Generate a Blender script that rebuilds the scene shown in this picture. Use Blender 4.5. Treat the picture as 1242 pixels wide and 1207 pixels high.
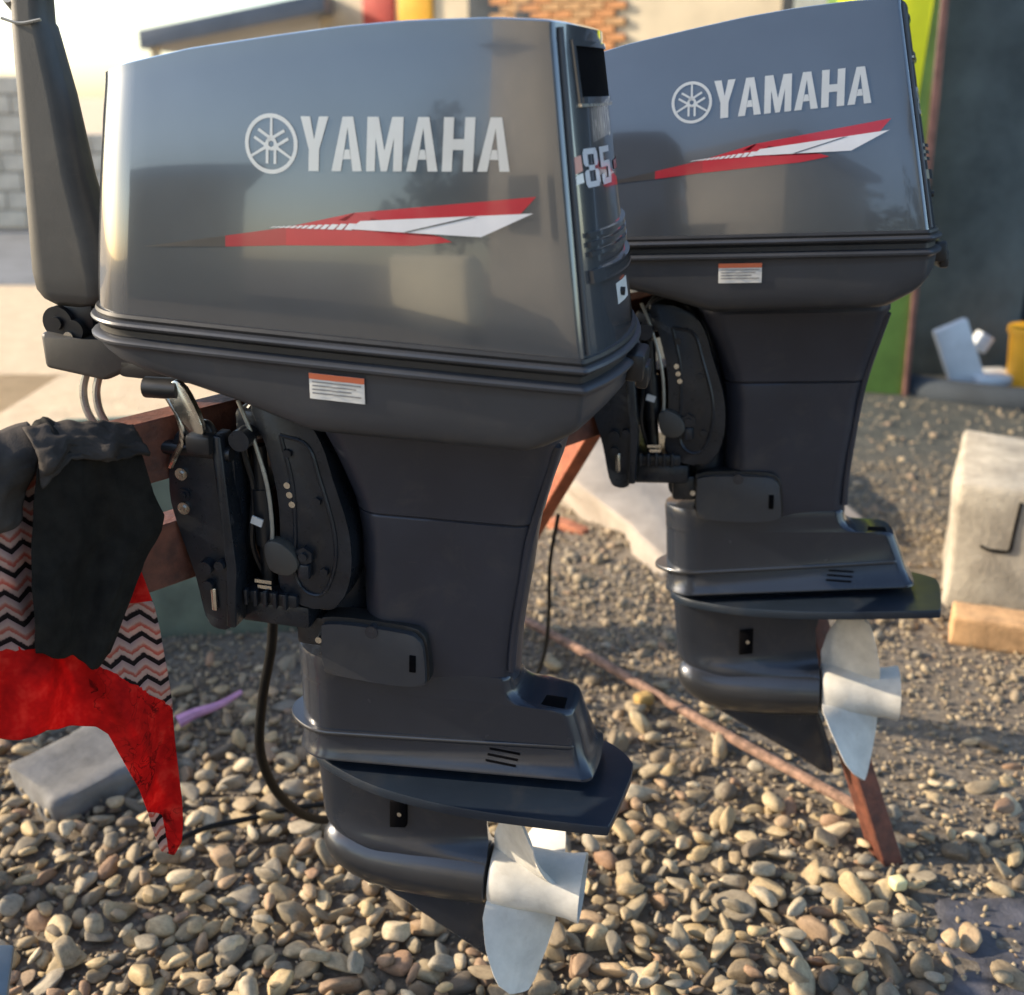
import bpy, bmesh, math, random
import numpy as np
from mathutils import Vector, Matrix, noise, kdtree

for o in list(bpy.data.objects):
    bpy.data.objects.remove(o)
scene = bpy.context.scene
COL = scene.collection
rnd = random.Random(7)
PI = math.pi

# ------------------------------------------------------------------ camera, world, sun, exposure
cam_data = bpy.data.cameras.new("camera")
cam = bpy.data.objects.new("camera", cam_data)
COL.objects.link(cam)
scene.camera = cam
cam_data.sensor_fit = 'HORIZONTAL'
cam_data.sensor_width = 36.0
cam_data.lens = 36.0 * 1325.1 / 1242.0
cam_data.clip_start = 0.05
cam_data.clip_end = 2000
cam.location = (0, 0, 1.4)
cam.rotation_euler = (PI / 2 - 0.3530, 0, 0)
cam_data.dof.use_dof = True
cam_data.dof.focus_distance = 1.45
cam_data.dof.aperture_fstop = 3.4

SUN_DIR = Vector((-0.93, 0.12, 0.0)).normalized() * math.cos(math.radians(24)) + Vector((0, 0, math.sin(math.radians(24))))
world = bpy.data.worlds.new("World")
scene.world = world
world.use_nodes = True
wn = world.node_tree
sky = wn.nodes.new('ShaderNodeTexSky')
sky.sky_type = 'NISHITA'
sky.sun_disc = False
sky.sun_elevation = math.radians(24)
sky.sun_rotation = math.atan2(SUN_DIR.x, SUN_DIR.y)
sky.dust_density = 1.2
sky.air_density = 1.0
bg = wn.nodes['Background']
bg.inputs['Strength'].default_value = 0.15
wn.links.new(sky.outputs[0], bg.inputs[0])

sun_data = bpy.data.lights.new("sun", 'SUN')
sun_data.energy = 3.7
sun_data.angle = math.radians(0.6)
sun_data.color = (1.0, 0.83, 0.61)
sun = bpy.data.objects.new("sun", sun_data)
sun.rotation_euler = SUN_DIR.to_track_quat('Z', 'Y').to_euler()
COL.objects.link(sun)

scene.view_settings.view_transform = 'Standard'
scene.view_settings.look = 'None'
scene.view_settings.gamma = 1
scene.view_settings.use_curve_mapping = False
scene.view_settings.exposure = 1.22

# ------------------------------------------------------------------ materials
def ramp(nt, fac, stops):
    n = nt.nodes.new('ShaderNodeValToRGB')
    cr = n.color_ramp
    while len(cr.elements) < len(stops):
        cr.elements.new(0.5)
    for e, (p, c) in zip(cr.elements, stops):
        e.position = p
        e.color = (c[0], c[1], c[2], 1)
    if fac is not None:
        nt.links.new(fac, n.inputs[0])
    return n.outputs[0]

def noise_node(nt, scale, detail=4, rough=0.6, coord='Object', vec=None, dist=0.0):
    n = nt.nodes.new('ShaderNodeTexNoise')
    n.inputs['Scale'].default_value = scale
    n.inputs['Detail'].default_value = detail
    n.inputs['Roughness'].default_value = rough
    n.inputs['Distortion'].default_value = dist
    if vec is None:
        tc = nt.nodes.new('ShaderNodeTexCoord')
        vec = tc.outputs[coord]
    nt.links.new(vec, n.inputs['Vector'])
    return n.outputs['Fac']

def math_node(nt, op, a, b=None, c=None):
    n = nt.nodes.new('ShaderNodeMath')
    n.operation = op
    for i, v in enumerate((a, b, c)):
        if v is None:
            continue
        if isinstance(v, (int, float)):
            n.inputs[i].default_value = v
        else:
            nt.links.new(v, n.inputs[i])
    return n.outputs[0]

def mixc(nt, fac, a, b, mode='MIX'):
    n = nt.nodes.new('ShaderNodeMix')
    n.data_type = 'RGBA'
    n.blend_type = mode
    for idx, v in ((0, fac), (6, a), (7, b)):
        if isinstance(v, (int, float)):
            n.inputs[idx].default_value = v
        elif isinstance(v, tuple):
            n.inputs[idx].default_value = (v[0], v[1], v[2], 1)
        else:
            nt.links.new(v, n.inputs[idx])
    return n.outputs[2]

def mat(name, col, rough=0.6, metal=0.0, var=0.15, scale=12.0, bump=0.0, bscale=80.0, coat=0.0, coat_rough=0.05,
        rvar=0.1, col2=None, spec=None, streak=None):
    m = bpy.data.materials.new(name)
    m.use_nodes = True
    nt = m.node_tree
    b = nt.nodes['Principled BSDF']
    f = noise_node(nt, scale)
    c2 = col2 if col2 else tuple(max(0, c * (1 - 2 * var)) for c in col)
    hi = tuple(min(1, c * (1 + var)) for c in col)
    nt.links.new(ramp(nt, f, [(0.3, c2), (0.7, hi)]), b.inputs['Base Color'])
    b.inputs['Metallic'].default_value = metal
    rf = noise_node(nt, scale * 3.1)
    mr = nt.nodes.new('ShaderNodeMapRange')
    mr.inputs['To Min'].default_value = max(0.02, rough - rvar)
    mr.inputs['To Max'].default_value = min(1, rough + rvar)
    nt.links.new(rf, mr.inputs['Value'])
    nt.links.new(mr.outputs[0], b.inputs['Roughness'])
    b.inputs['Coat Weight'].default_value = coat
    b.inputs['Coat Roughness'].default_value = coat_rough
    if spec is not None:
        b.inputs['Specular IOR Level'].default_value = spec
    if bump:
        bn = nt.nodes.new('ShaderNodeBump')
        bn.inputs['Strength'].default_value = bump
        bn.inputs['Distance'].default_value = 0.004
        nt.links.new(noise_node(nt, bscale, 6, 0.65), bn.inputs['Height'])
        nt.links.new(bn.outputs[0], b.inputs['Normal'])
    return m

M = {}
M['paint'] = mat('gloss_grey_paint', (0.116, 0.127, 0.143), 0.14, 0.60, 0.05, 6, coat=1.0, coat_rough=0.015, rvar=0.03)
M['paint_low'] = mat('satin_grey_paint', (0.044, 0.048, 0.057), 0.40, 0.15, 0.08, 7, bump=0.03, bscale=300, rvar=0.07)
M['leg_paint'] = mat('leg_grey_paint', (0.036, 0.040, 0.056), 0.36, 0.25, 0.10, 5, bump=0.03, bscale=260, rvar=0.08)
M['case_paint'] = mat('gearcase_paint', (0.030, 0.036, 0.050), 0.25, 0.35, 0.10, 5, coat=0.3, coat_rough=0.12, rvar=0.08)
M['torpedo_paint'] = mat('torpedo_paint', (0.075, 0.080, 0.092), 0.34, 0.75, 0.1, 6, coat=0.4, coat_rough=0.1, rvar=0.05)
M['plate_paint'] = mat('plate_paint', (0.018, 0.028, 0.045), 0.34, 0.3, 0.1, 8, rvar=0.08)
M['rubber'] = mat('black_rubber', (0.017, 0.017, 0.018), 0.5, 0, 0.15, 20, rvar=0.08)
M['black'] = mat('black_plastic', (0.014, 0.015, 0.018), 0.38, 0, 0.2, 18, rvar=0.12)
M['bracket'] = mat('bracket_paint', (0.018, 0.023, 0.032), 0.30, 0.3, 0.2, 22, bump=0.08, bscale=150, rvar=0.12)
M['void'] = mat('dark_recess', (0.003, 0.003, 0.004), 0.9, 0, 0.1, 9, spec=0.05)  # near-black that paints the shade inside openings that are not cut
M['steel'] = mat('bright_steel', (0.62, 0.60, 0.55), 0.25, 1.0, 0.1, 30, rvar=0.12)
M['prop'] = mat('propeller_paint', (0.60, 0.58, 0.53), 0.62, 0.0, 0.10, 22, bump=0.12, bscale=160, rvar=0.12)
M['sticker'] = mat('sticker_paper', (0.62, 0.62, 0.60), 0.5, 0, 0.05, 40)
M['sticker_red'] = mat('sticker_orange', (0.65, 0.16, 0.07), 0.5, 0, 0.05, 40)
M['ink'] = mat('sticker_ink', (0.25, 0.25, 0.25), 0.6, 0, 0.1, 40)
M['decal_silver'] = mat('decal_silver', (0.50, 0.515, 0.51), 0.36, 0.25, 0.03, 25, coat=0.5, coat_rough=0.05)
M['decal_red'] = mat('decal_red', (0.40, 0.007, 0.020), 0.35, 0, 0.04, 25, coat=0.7, coat_rough=0.05)
M['decal_darkred'] = mat('decal_dark_red', (0.30, 0.012, 0.02), 0.35, 0, 0.06, 25, coat=0.7, coat_rough=0.05)
M['decal_fade'] = mat('decal_dark', (0.045, 0.040, 0.036), 0.35, 0, 0.06, 25, coat=0.7, coat_rough=0.05)
M['decal_white'] = mat('decal_white', (0.62, 0.63, 0.66), 0.35, 0, 0.03, 25, coat=0.7, coat_rough=0.05)
M['wood'] = mat('red_brown_wood', (0.14, 0.045, 0.025), 0.6, 0, 0.3, 30, bump=0.5, bscale=90, col2=(0.055, 0.018, 0.012))
M['wood_orange'] = mat('rust_orange_wood', (0.36, 0.105, 0.05), 0.65, 0, 0.25, 22, bump=0.4, bscale=80)
M['rust'] = mat('rusty_iron', (0.28, 0.17, 0.12), 0.8, 0.1, 0.35, 60, bump=0.6, bscale=200)
M['black_cloth'] = mat('black_cloth', (0.014, 0.013, 0.011), 0.9, 0, 0.25, 40, bump=0.35, bscale=600, spec=0.2)
M['jacket'] = mat('brown_grey_cloth', (0.050, 0.042, 0.036), 0.85, 0, 0.3, 14, bump=0.3, bscale=400, spec=0.2)
M['tiller'] = mat('tiller_rubber', (0.055, 0.054, 0.050), 0.52, 0, 0.1, 16, bump=0.06, bscale=250, rvar=0.06)
M['concrete'] = mat('pale_concrete', (0.40, 0.355, 0.28), 0.9, 0, 0.2, 9, bump=0.9, bscale=60, col2=(0.24, 0.21, 0.165))
M['slab'] = mat('pale_slab', (0.40, 0.345, 0.285), 0.9, 0, 0.12, 7, bump=0.6, bscale=50)
M['brickred'] = mat('red_brick', (0.40, 0.15, 0.08), 0.88, 0, 0.25, 25, bump=0.7, bscale=110)
M['brick_tan'] = mat('tan_brick', (0.52, 0.31, 0.15), 0.88, 0, 0.2, 18, bump=0.7, bscale=110)
M['grey_block'] = mat('grey_block', (0.22, 0.23, 0.23), 0.85, 0, 0.15, 15, bump=0.4, bscale=80)
M['green_board'] = mat('sage_board', (0.13, 0.16, 0.12), 0.75, 0, 0.25, 6, bump=0.2, bscale=40)
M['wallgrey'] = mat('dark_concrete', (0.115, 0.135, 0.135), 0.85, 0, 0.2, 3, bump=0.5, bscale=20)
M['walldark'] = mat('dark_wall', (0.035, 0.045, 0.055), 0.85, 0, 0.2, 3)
M['lime'] = mat('lime_paint', (0.88, 0.88, 0.02), 0.6, 0, 0.06, 6)  # lime yellow, its colour raised to look sunlit
M['green'] = mat('green_paint', (0.17, 0.30, 0.06), 0.6, 0, 0.1, 8)  # green paint, also darkened to stand for shade over the lower pillar
M['edge_red'] = mat('edge_board', (0.20, 0.10, 0.08), 0.8, 0, 0.2, 12)
M['yellow'] = mat('yellow_plastic', (0.75, 0.38, 0.02), 0.5, 0, 0.08, 8)
M['white'] = mat('white_plastic', (0.62, 0.66, 0.70), 0.5, 0, 0.06, 8)
M['cream'] = mat('cream_plaster', (0.62, 0.53, 0.38), 0.9, 0, 0.08, 2, bump=0.2, bscale=30)
M['white_lime'] = mat('whitewash', (0.82, 0.74, 0.55), 0.9, 0, 0.04, 2)
M['blockwall'] = mat('block_wall', (0.64, 0.56, 0.45), 0.9, 0, 0.12, 5, bump=0.4, bscale=30)
M['roofblue'] = mat('blue_grey_roof', (0.13, 0.15, 0.18), 0.6, 0, 0.1, 3)
M['bluemetal'] = mat('blue_grey_metal', (0.16, 0.20, 0.23), 0.45, 0.3, 0.1, 12)
M['asphalt'] = mat('dark_asphalt', (0.085, 0.085, 0.100), 0.55, 0, 0.3, 18, bump=1.0, bscale=70)
M['pink'] = mat('pink_plastic', (0.50, 0.25, 0.42), 0.5, 0, 0.1, 30)
M['redpaint'] = mat('red_shutter', (0.45, 0.06, 0.04), 0.6, 0, 0.1, 9)
M['hose'] = mat('black_hose', (0.006, 0.006, 0.006), 0.45, 0, 0.15, 40, spec=0.2)
M['tube'] = mat('grey_tube', (0.34, 0.33, 0.29), 0.3, 0.3, 0.15, 40)
M['bark'] = mat('bark', (0.10, 0.075, 0.055), 0.9, 0, 0.3, 10)
M['leaf'] = mat('leaf', (0.06, 0.085, 0.035), 0.7, 0, 0.4, 3)

def add_wear(m, dust=(0.16, 0.14, 0.11), amt=0.5, scale=9):
    nt = m.node_tree
    b = nt.nodes['Principled BSDF']
    src = b.inputs['Base Color'].links[0].from_socket
    f = noise_node(nt, scale, 8, 0.72, dist=0.4)
    k = ramp(nt, f, [(0.54, (0, 0, 0)), (0.74, (1, 1, 1))])
    mp = nt.nodes.new('ShaderNodeMapping')
    tc = nt.nodes.new('ShaderNodeTexCoord')
    mp.inputs['Scale'].default_value = (6, 6, 90)
    mp.inputs['Rotation'].default_value = (0.5, 0.9, 0.2)
    nt.links.new(tc.outputs['Object'], mp.inputs[0])
    f2 = noise_node(nt, 3.0, 3, 0.5, vec=mp.outputs[0])
    k2 = ramp(nt, f2, [(0.70, (0, 0, 0)), (0.76, (1, 1, 1))])
    tot = math_node(nt, 'MULTIPLY', math_node(nt, 'MAXIMUM', math_node(nt, 'MULTIPLY', k, 0.55), math_node(nt, 'MULTIPLY', k2, 0.4)), amt)
    nt.links.new(mixc(nt, tot, src, dust), b.inputs['Base Color'])
for k_, a_ in (('leg_paint', 0.35), ('case_paint', 0.35), ('paint_low', 0.3), ('bracket', 0.45), ('tiller', 0.35), ('plate_paint', 0.25), ('torpedo_paint', 0.25)):
    add_wear(M[k_], amt=a_)
add_wear(M['prop'], dust=(0.30, 0.26, 0.20), amt=0.7, scale=20)
add_wear(M['concrete'], dust=(0.14, 0.12, 0.09), amt=0.8, scale=14)
add_wear(M['slab'], dust=(0.17, 0.13, 0.09), amt=0.9, scale=6)
add_wear(M['white'], dust=(0.25, 0.24, 0.22), amt=0.7, scale=12)
add_wear(M['wallgrey'], dust=(0.05, 0.06, 0.06), amt=0.9, scale=2)
add_wear(M['cream'], dust=(0.35, 0.29, 0.21), amt=0.6, scale=1.5)

def pebble_mat(name, island, k=1.0, grey=0.0):
    m = bpy.data.materials.new(name)
    m.use_nodes = True
    nt = m.node_tree
    b = nt.nodes['Principled BSDF']
    if island:
        g = nt.nodes.new('ShaderNodeNewGeometry')
        r = g.outputs['Random Per Island']
    else:
        g = nt.nodes.new('ShaderNodeObjectInfo')
        r = g.outputs['Random']
    base = ramp(nt, r, [(0.0, (0.10, 0.085, 0.07)), (0.14, (0.25, 0.20, 0.135)), (0.28, (0.38, 0.30, 0.18)), (0.40, (0.15, 0.145, 0.13)),
                        (0.52, (0.31, 0.25, 0.165)), (0.62, (0.44, 0.36, 0.235)), (0.70, (0.26, 0.165, 0.11)), (0.80, (0.20, 0.165, 0.115)),
                        (0.90, (0.47, 0.40, 0.29)), (1.0, (0.23, 0.21, 0.175))])
    f = noise_node(nt, 45, 5, 0.65)
    shade = ramp(nt, f, [(0.3, (0.80, 0.76, 0.70)), (0.7, (1.42, 1.38, 1.28))])
    if grey:
        base = mixc(nt, grey, base, (0.205 * k, 0.172 * k, 0.132 * k))
    c = mixc(nt, 1.0, base, shade, 'MULTIPLY')
    f2 = noise_node(nt, 210, 3, 0.7)
    sp = ramp(nt, f2, [(0.36, (0.72, 0.70, 0.68)), (0.5, (1, 1, 1))])
    c = mixc(nt, 0.6, c, sp, 'MULTIPLY')
    nt.links.new(c, b.inputs['Base Color'])
    b.inputs['Roughness'].default_value = 0.72
    b.inputs['Specular IOR Level'].default_value = 0.35
    bn = nt.nodes.new('ShaderNodeBump')
    bn.inputs['Strength'].default_value = 0.35
    bn.inputs['Distance'].default_value = 0.002
    nt.links.new(noise_node(nt, 130, 5, 0.7), bn.inputs['Height'])
    nt.links.new(bn.outputs[0], b.inputs['Normal'])
    return m
M['pebble'] = pebble_mat('river_pebble', False)
M['pebbles'] = pebble_mat('river_pebbles', True)
M['gravel'] = pebble_mat('fine_gravel', True, 1.0, 0.5)

def ground_mat():
    m = bpy.data.materials.new('ground_soil')
    m.use_nodes = True
    nt = m.node_tree
    b = nt.nodes['Principled BSDF']
    tc = nt.nodes.new('ShaderNodeTexCoord')
    sep = nt.nodes.new('ShaderNodeSeparateXYZ')
    nt.links.new(tc.outputs['Object'], sep.inputs[0])
    big = noise_node(nt, 0.9, 5, 0.6)
    fine = noise_node(nt, 55, 6, 0.75)
    mid = noise_node(nt, 9, 5, 0.7)
    grav = ramp(nt, fine, [(0.30, (0.06, 0.050, 0.040)), (0.48, (0.15, 0.125, 0.095)), (0.60, (0.22, 0.19, 0.15)), (0.72, (0.38, 0.34, 0.28))])
    soil = ramp(nt, mid, [(0.32, (0.085, 0.062, 0.042)), (0.5, (0.17, 0.135, 0.095)), (0.68, (0.28, 0.235, 0.175))])
    near = mixc(nt, math_node(nt, 'MULTIPLY', ramp(nt, big, [(0.4, (0, 0, 0)), (0.62, (1, 1, 1))]), 0.7), grav, soil)
    sand = ramp(nt, mid, [(0.3, (0.52, 0.40, 0.26)), (0.7, (0.68, 0.54, 0.37))])
    dark = ramp(nt, mid, [(0.3, (0.028, 0.033, 0.030)), (0.7, (0.085, 0.085, 0.072))])
    mr = nt.nodes.new('ShaderNodeMapRange')
    wob = math_node(nt, 'MULTIPLY_ADD', big, 1.6, sep.outputs['Y'])
    mr.inputs['From Min'].default_value = 4.0
    mr.inputs['From Max'].default_value = 5.4
    nt.links.new(wob, mr.inputs['Value'])
    mx = nt.nodes.new('ShaderNodeMapRange')
    mx.inputs['From Min'].default_value = 0.1
    mx.inputs['From Max'].default_value = 1.3
    nt.links.new(math_node(nt, 'MULTIPLY_ADD', big, 0.8, sep.outputs['X']), mx.inputs['Value'])
    far = mixc(nt, mx.outputs[0], sand, dark)
    c = mixc(nt, mr.outputs[0], near, far)
    nt.links.new(c, b.inputs['Base Color'])
    b.inputs['Roughness'].default_value = 0.92
    bn = nt.nodes.new('ShaderNodeBump')
    bn.inputs['Strength'].default_value = 0.9
    bn.inputs['Distance'].default_value = 0.01
    h = math_node(nt, 'ADD', fine, math_node(nt, 'MULTIPLY', mid, 1.5))
    nt.links.new(h, bn.inputs['Height'])
    nt.links.new(bn.outputs[0], b.inputs['Normal'])
    return m
M['ground'] = ground_mat()

def scarf_mat():
    m = bpy.data.materials.new('chevron_scarf')
    m.use_nodes = True
    nt = m.node_tree
    b = nt.nodes['Principled BSDF']
    out = nt.nodes['Material Output']
    tc = nt.nodes.new('ShaderNodeTexCoord')
    sep = nt.nodes.new('ShaderNodeSeparateXYZ')
    nt.links.new(tc.outputs['UV'], sep.inputs[0])
    a, z = sep.outputs['X'], sep.outputs['Y']        # metres along the rack, metres up
    pp = math_node(nt, 'PINGPONG', math_node(nt, 'MULTIPLY', a, 62.0), 1.0)
    h = math_node(nt, 'MULTIPLY_ADD', pp, 0.012, math_node(nt, 'MULTIPLY_ADD', a, 0.30, z))
    st = math_node(nt, 'FRACT', math_node(nt, 'MULTIPLY', h, 31.0))
    nf = noise_node(nt, 150, 3, 0.7)
    nl = noise_node(nt, 25, 3, 0.7)
    stw = math_node(nt, 'MULTIPLY_ADD', math_node(nt, 'SUBTRACT', nf, 0.5), 0.22, st)
    zig = ramp(nt, stw, [(0.0, (0.012, 0.010, 0.010)), (0.22, (0.02, 0.012, 0.012)), (0.28, (0.50, 0.33, 0.28)), (0.45, (0.52, 0.38, 0.31)),
                         (0.52, (0.42, 0.09, 0.07)), (0.62, (0.46, 0.17, 0.12)), (0.72, (0.50, 0.36, 0.31)), (1.0, (0.36, 0.25, 0.25))])
    zig.node.color_ramp.interpolation = 'LINEAR'
    red = ramp(nt, nl, [(0.30, (0.36, 0.004, 0.004)), (0.55, (0.62, 0.010, 0.008)), (0.72, (0.74, 0.05, 0.03))])
    vo = nt.nodes.new('ShaderNodeTexVoronoi')
    vo.feature = 'DISTANCE_TO_EDGE'
    vo.inputs['Scale'].default_value = 70
    mp = nt.nodes.new('ShaderNodeMapping')
    mp.inputs['Scale'].default_value = (1.0, 0.45, 1)
    nt.links.new(tc.outputs['UV'], mp.inputs[0])
    nz = nt.nodes.new('ShaderNodeTexNoise')
    nz.inputs['Scale'].default_value = 28
    nz.inputs['Detail'].default_value = 4
    nt.links.new(tc.outputs['UV'], nz.inputs['Vector'])
    vm = nt.nodes.new('ShaderNodeVectorMath')
    vm.operation = 'MULTIPLY_ADD'
    vm.inputs[1].default_value = (0.06, 0.06, 0.0)
    nt.links.new(nz.outputs['Color'], vm.inputs[0])
    nt.links.new(mp.outputs[0], vm.inputs[2])
    nt.links.new(vm.outputs[0], vo.inputs['Vector'])
    crack = ramp(nt, vo.outputs['Distance'], [(0.01, (0.12, 0.03, 0.03)), (0.045, (1, 1, 1))])
    inr = ramp(nt, a, [(0.0, (0, 0, 0)), (1.0, (1, 1, 1))])
    ina = math_node(nt, 'GREATER_THAN', a, -0.235)
    red2 = mixc(nt, math_node(nt, 'MULTIPLY', ina, math_node(nt, 'MULTIPLY', ramp(nt, noise_node(nt, 14, 3, 0.6), [(0.42, (0, 0, 0)), (0.55, (1, 1, 1))]), 0.8)), red, mixc(nt, 1.0, red, crack, 'MULTIPLY'))
    zb = math_node(nt, 'MULTIPLY_ADD', math_node(nt, 'MAXIMUM', math_node(nt, 'ADD', a, 0.27), 0.0), -1.15, 0.762)
    zb = math_node(nt, 'MULTIPLY_ADD', math_node(nt, 'SUBTRACT', nl, 0.5), 0.03, zb)
    up = math_node(nt, 'GREATER_THAN', z, zb)
    tip = math_node(nt, 'MULTIPLY', math_node(nt, 'LESS_THAN', z, math_node(nt, 'MULTIPLY_ADD', math_node(nt, 'ADD', a, 0.2), -1.0, 0.475)),
                    math_node(nt, 'MULTIPLY', math_node(nt, 'LESS_THAN', a, -0.163), ina))
    isz = math_node(nt, 'MAXIMUM', up, tip)
    redpatch = math_node(nt, 'MULTIPLY', math_node(nt, 'GREATER_THAN', z, 0.775), math_node(nt, 'GREATER_THAN', a, -0.25))
    isz = math_node(nt, 'MULTIPLY', isz, math_node(nt, 'SUBTRACT', 1.0, redpatch))
    c = mixc(nt, isz, red2, zig)
    nt.links.new(c, b.inputs['Base Color'])
    b.inputs['Roughness'].default_value = 0.85
    b.inputs['Specular IOR Level'].default_value = 0.2
    tr = nt.nodes.new('ShaderNodeBsdfTranslucent')
    nt.links.new(c, tr.inputs['Color'])
    ms = nt.nodes.new('ShaderNodeMixShader')
    ms.inputs[0].default_value = 0.32
    wv = nt.nodes.new('ShaderNodeTexNoise')
    wv.inputs['Scale'].default_value = 900
    nt.links.new(tc.outputs['UV'], wv.inputs['Vector'])
    bn = nt.nodes.new('ShaderNodeBump')
    bn.inputs['Strength'].default_value = 0.4
    bn.inputs['Distance'].default_value = 0.0015
    nt.links.new(wv.outputs['Fac'], bn.inputs['Height'])
    nt.links.new(bn.outputs[0], b.inputs['Normal'])
    nt.links.new(bn.outputs[0], tr.inputs['Normal'])
    nt.links.new(b.outputs[0], ms.inputs[1])
    nt.links.new(tr.outputs[0], ms.inputs[2])
    nt.links.new(ms.outputs[0], out.inputs['Surface'])
    return m
M['scarf'] = scarf_mat()

# ------------------------------------------------------------------ helpers
def empty(name, loc=(0, 0, 0)):
    o = bpy.data.objects.new(name, None)
    o.empty_display_size = 0.05
    o.location = loc
    COL.objects.link(o)
    return o

def tag(o, label=None, cat=None, group=None, kind=None):
    if label: o['label'] = label
    if cat: o['category'] = cat
    if group: o['group'] = group
    if kind: o['kind'] = kind
    return o

def obj(name, bm, m, parent=None, sharp=35, smooth=True, recalc=True):
    if recalc:
        bmesh.ops.recalc_face_normals(bm, faces=bm.faces)
    me = bpy.data.meshes.new(name)
    bm.to_mesh(me)
    bm.free()
    me.materials.append(M[m] if isinstance(m, str) else m)
    if smooth:
        me.polygons.foreach_set('use_smooth', [True] * len(me.polygons))
        me.set_sharp_from_angle(angle=math.radians(sharp))
    o = bpy.data.objects.new(name, me)
    COL.objects.link(o)
    o.parent = parent
    return o

def loft(rings, cap0=True, cap1=True, bm=None):
    bm = bm or bmesh.new()
    vs = [[bm.verts.new(p) for p in r] for r in rings]
    n = len(rings[0])
    for a, b in zip(vs, vs[1:]):
        for i in range(n):
            j = (i + 1) % n
            bm.faces.new((a[i], a[j], b[j], b[i]))
    if cap0: bm.faces.new(vs[0])
    if cap1: bm.faces.new(vs[-1])
    return bm

def add_box(bm, c, s, rot=None, bevel=0.0, seg=2):
    mt = Matrix.Translation(c)
    if rot is not None: mt = mt @ rot.to_4x4()
    r = bmesh.ops.create_cube(bm, size=1, matrix=mt @ Matrix.Diagonal((s[0], s[1], s[2], 1)))
    if bevel:
        ed = {e for v in r['verts'] for e in v.link_edges}
        bmesh.ops.bevel(bm, geom=list(ed), offset=bevel, segments=seg, profile=0.5, affect='EDGES')
    return bm

def add_cyl(bm, p0, p1, r0, r1=None, n=20):
    p0, p1 = Vector(p0), Vector(p1)
    d = p1 - p0
    mt = Matrix.Translation((p0 + p1) / 2) @ d.to_track_quat('Z', 'Y').to_matrix().to_4x4()
    bmesh.ops.create_cone(bm, cap_ends=True, segments=n, radius1=r0, radius2=r0 if r1 is None else r1, depth=d.length, matrix=mt)
    return bm

def spline(pts, k=6):
    pts = [Vector(p) for p in pts]
    P = [pts[0] * 2 - pts[1]] + pts + [pts[-1] * 2 - pts[-2]]
    out = []
    for i in range(1, len(P) - 2):
        a, b, c, d = P[i - 1:i + 3]
        for j in range(k):
            t = j / k
            out.append(0.5 * ((2 * b) + (c - a) * t + (2 * a - 5 * b + 4 * c - d) * t * t + (3 * b - a - 3 * c + d) * t ** 3))
    out.append(pts[-1])
    return out

def add_tube(bm, pts, r, n=10, k=6):
    P = spline(pts, k) if k > 1 else [Vector(p) for p in pts]
    rings = []
    up = Vector((0.3, 0.2, 1)).normalized()
    for i, p in enumerate(P):
        d = (P[min(i + 1, len(P) - 1)] - P[max(i - 1, 0)]).normalized()
        a = d.cross(up).normalized()
        b = d.cross(a)
        rr = r if not callable(r) else r(i / (len(P) - 1))
        rings.append([p + (a * math.cos(2 * PI * j / n) + b * math.sin(2 * PI * j / n)) * rr for j in range(n)])
    return loft(rings, bm=bm)

def prism(poly, v0, v1, bevel=0.0, bm=None, seg=2):
    """polygon in engine (u, w), thickness from v0 to v1 (v towards port); local y = -v"""
    bm2 = bmesh.new()
    a = [bm2.verts.new((u, -v0, w)) for u, w in poly]
    b = [bm2.verts.new((u, -v1, w)) for u, w in poly]
    bm2.faces.new(a)
    bm2.faces.new(b)
    for i in range(len(poly)):
        j = (i + 1) % len(poly)
        bm2.faces.new((a[i], a[j], b[j], b[i]))
    if bevel:
        bmesh.ops.bevel(bm2, geom=list(bm2.edges), offset=bevel, segments=seg, profile=0.5, affect='EDGES', clamp_overlap=True)
    if bm is None: return bm2
    me = bpy.data.meshes.new('tmp')
    bm2.to_mesh(me); bm2.free(); bm.from_mesh(me); bpy.data.meshes.remove(me)
    return bm

def smooth_poly(poly, k=4):
    n = len(poly)
    out = []
    for i in range(n):
        a, b, c, d = [Vector(poly[(i + q) % n]) for q in (-1, 0, 1, 2)]
        for j in range(k):
            t = j / k
            p = 0.5 * ((2 * b) + (c - a) * t + (2 * a - 5 * b + 4 * c - d) * t * t + (3 * b - a - 3 * c + d) * t ** 3)
            out.append((p.x, p.y))
    return out

def lathe_u(profile, center, n=40, bm=None, cap0=True, cap1=True):
    """profile of (u, r) about the u axis through (v, w) = center"""
    rings = [[(u, -(center[0] + r * math.cos(2 * PI * j / n)), center[1] + r * math.sin(2 * PI * j / n)) for j in range(n)] for u, r in profile]
    return loft(rings, cap0, cap1, bm)

def interp(xs, ys, x):
    return float(np.interp(x, xs, ys))

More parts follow.
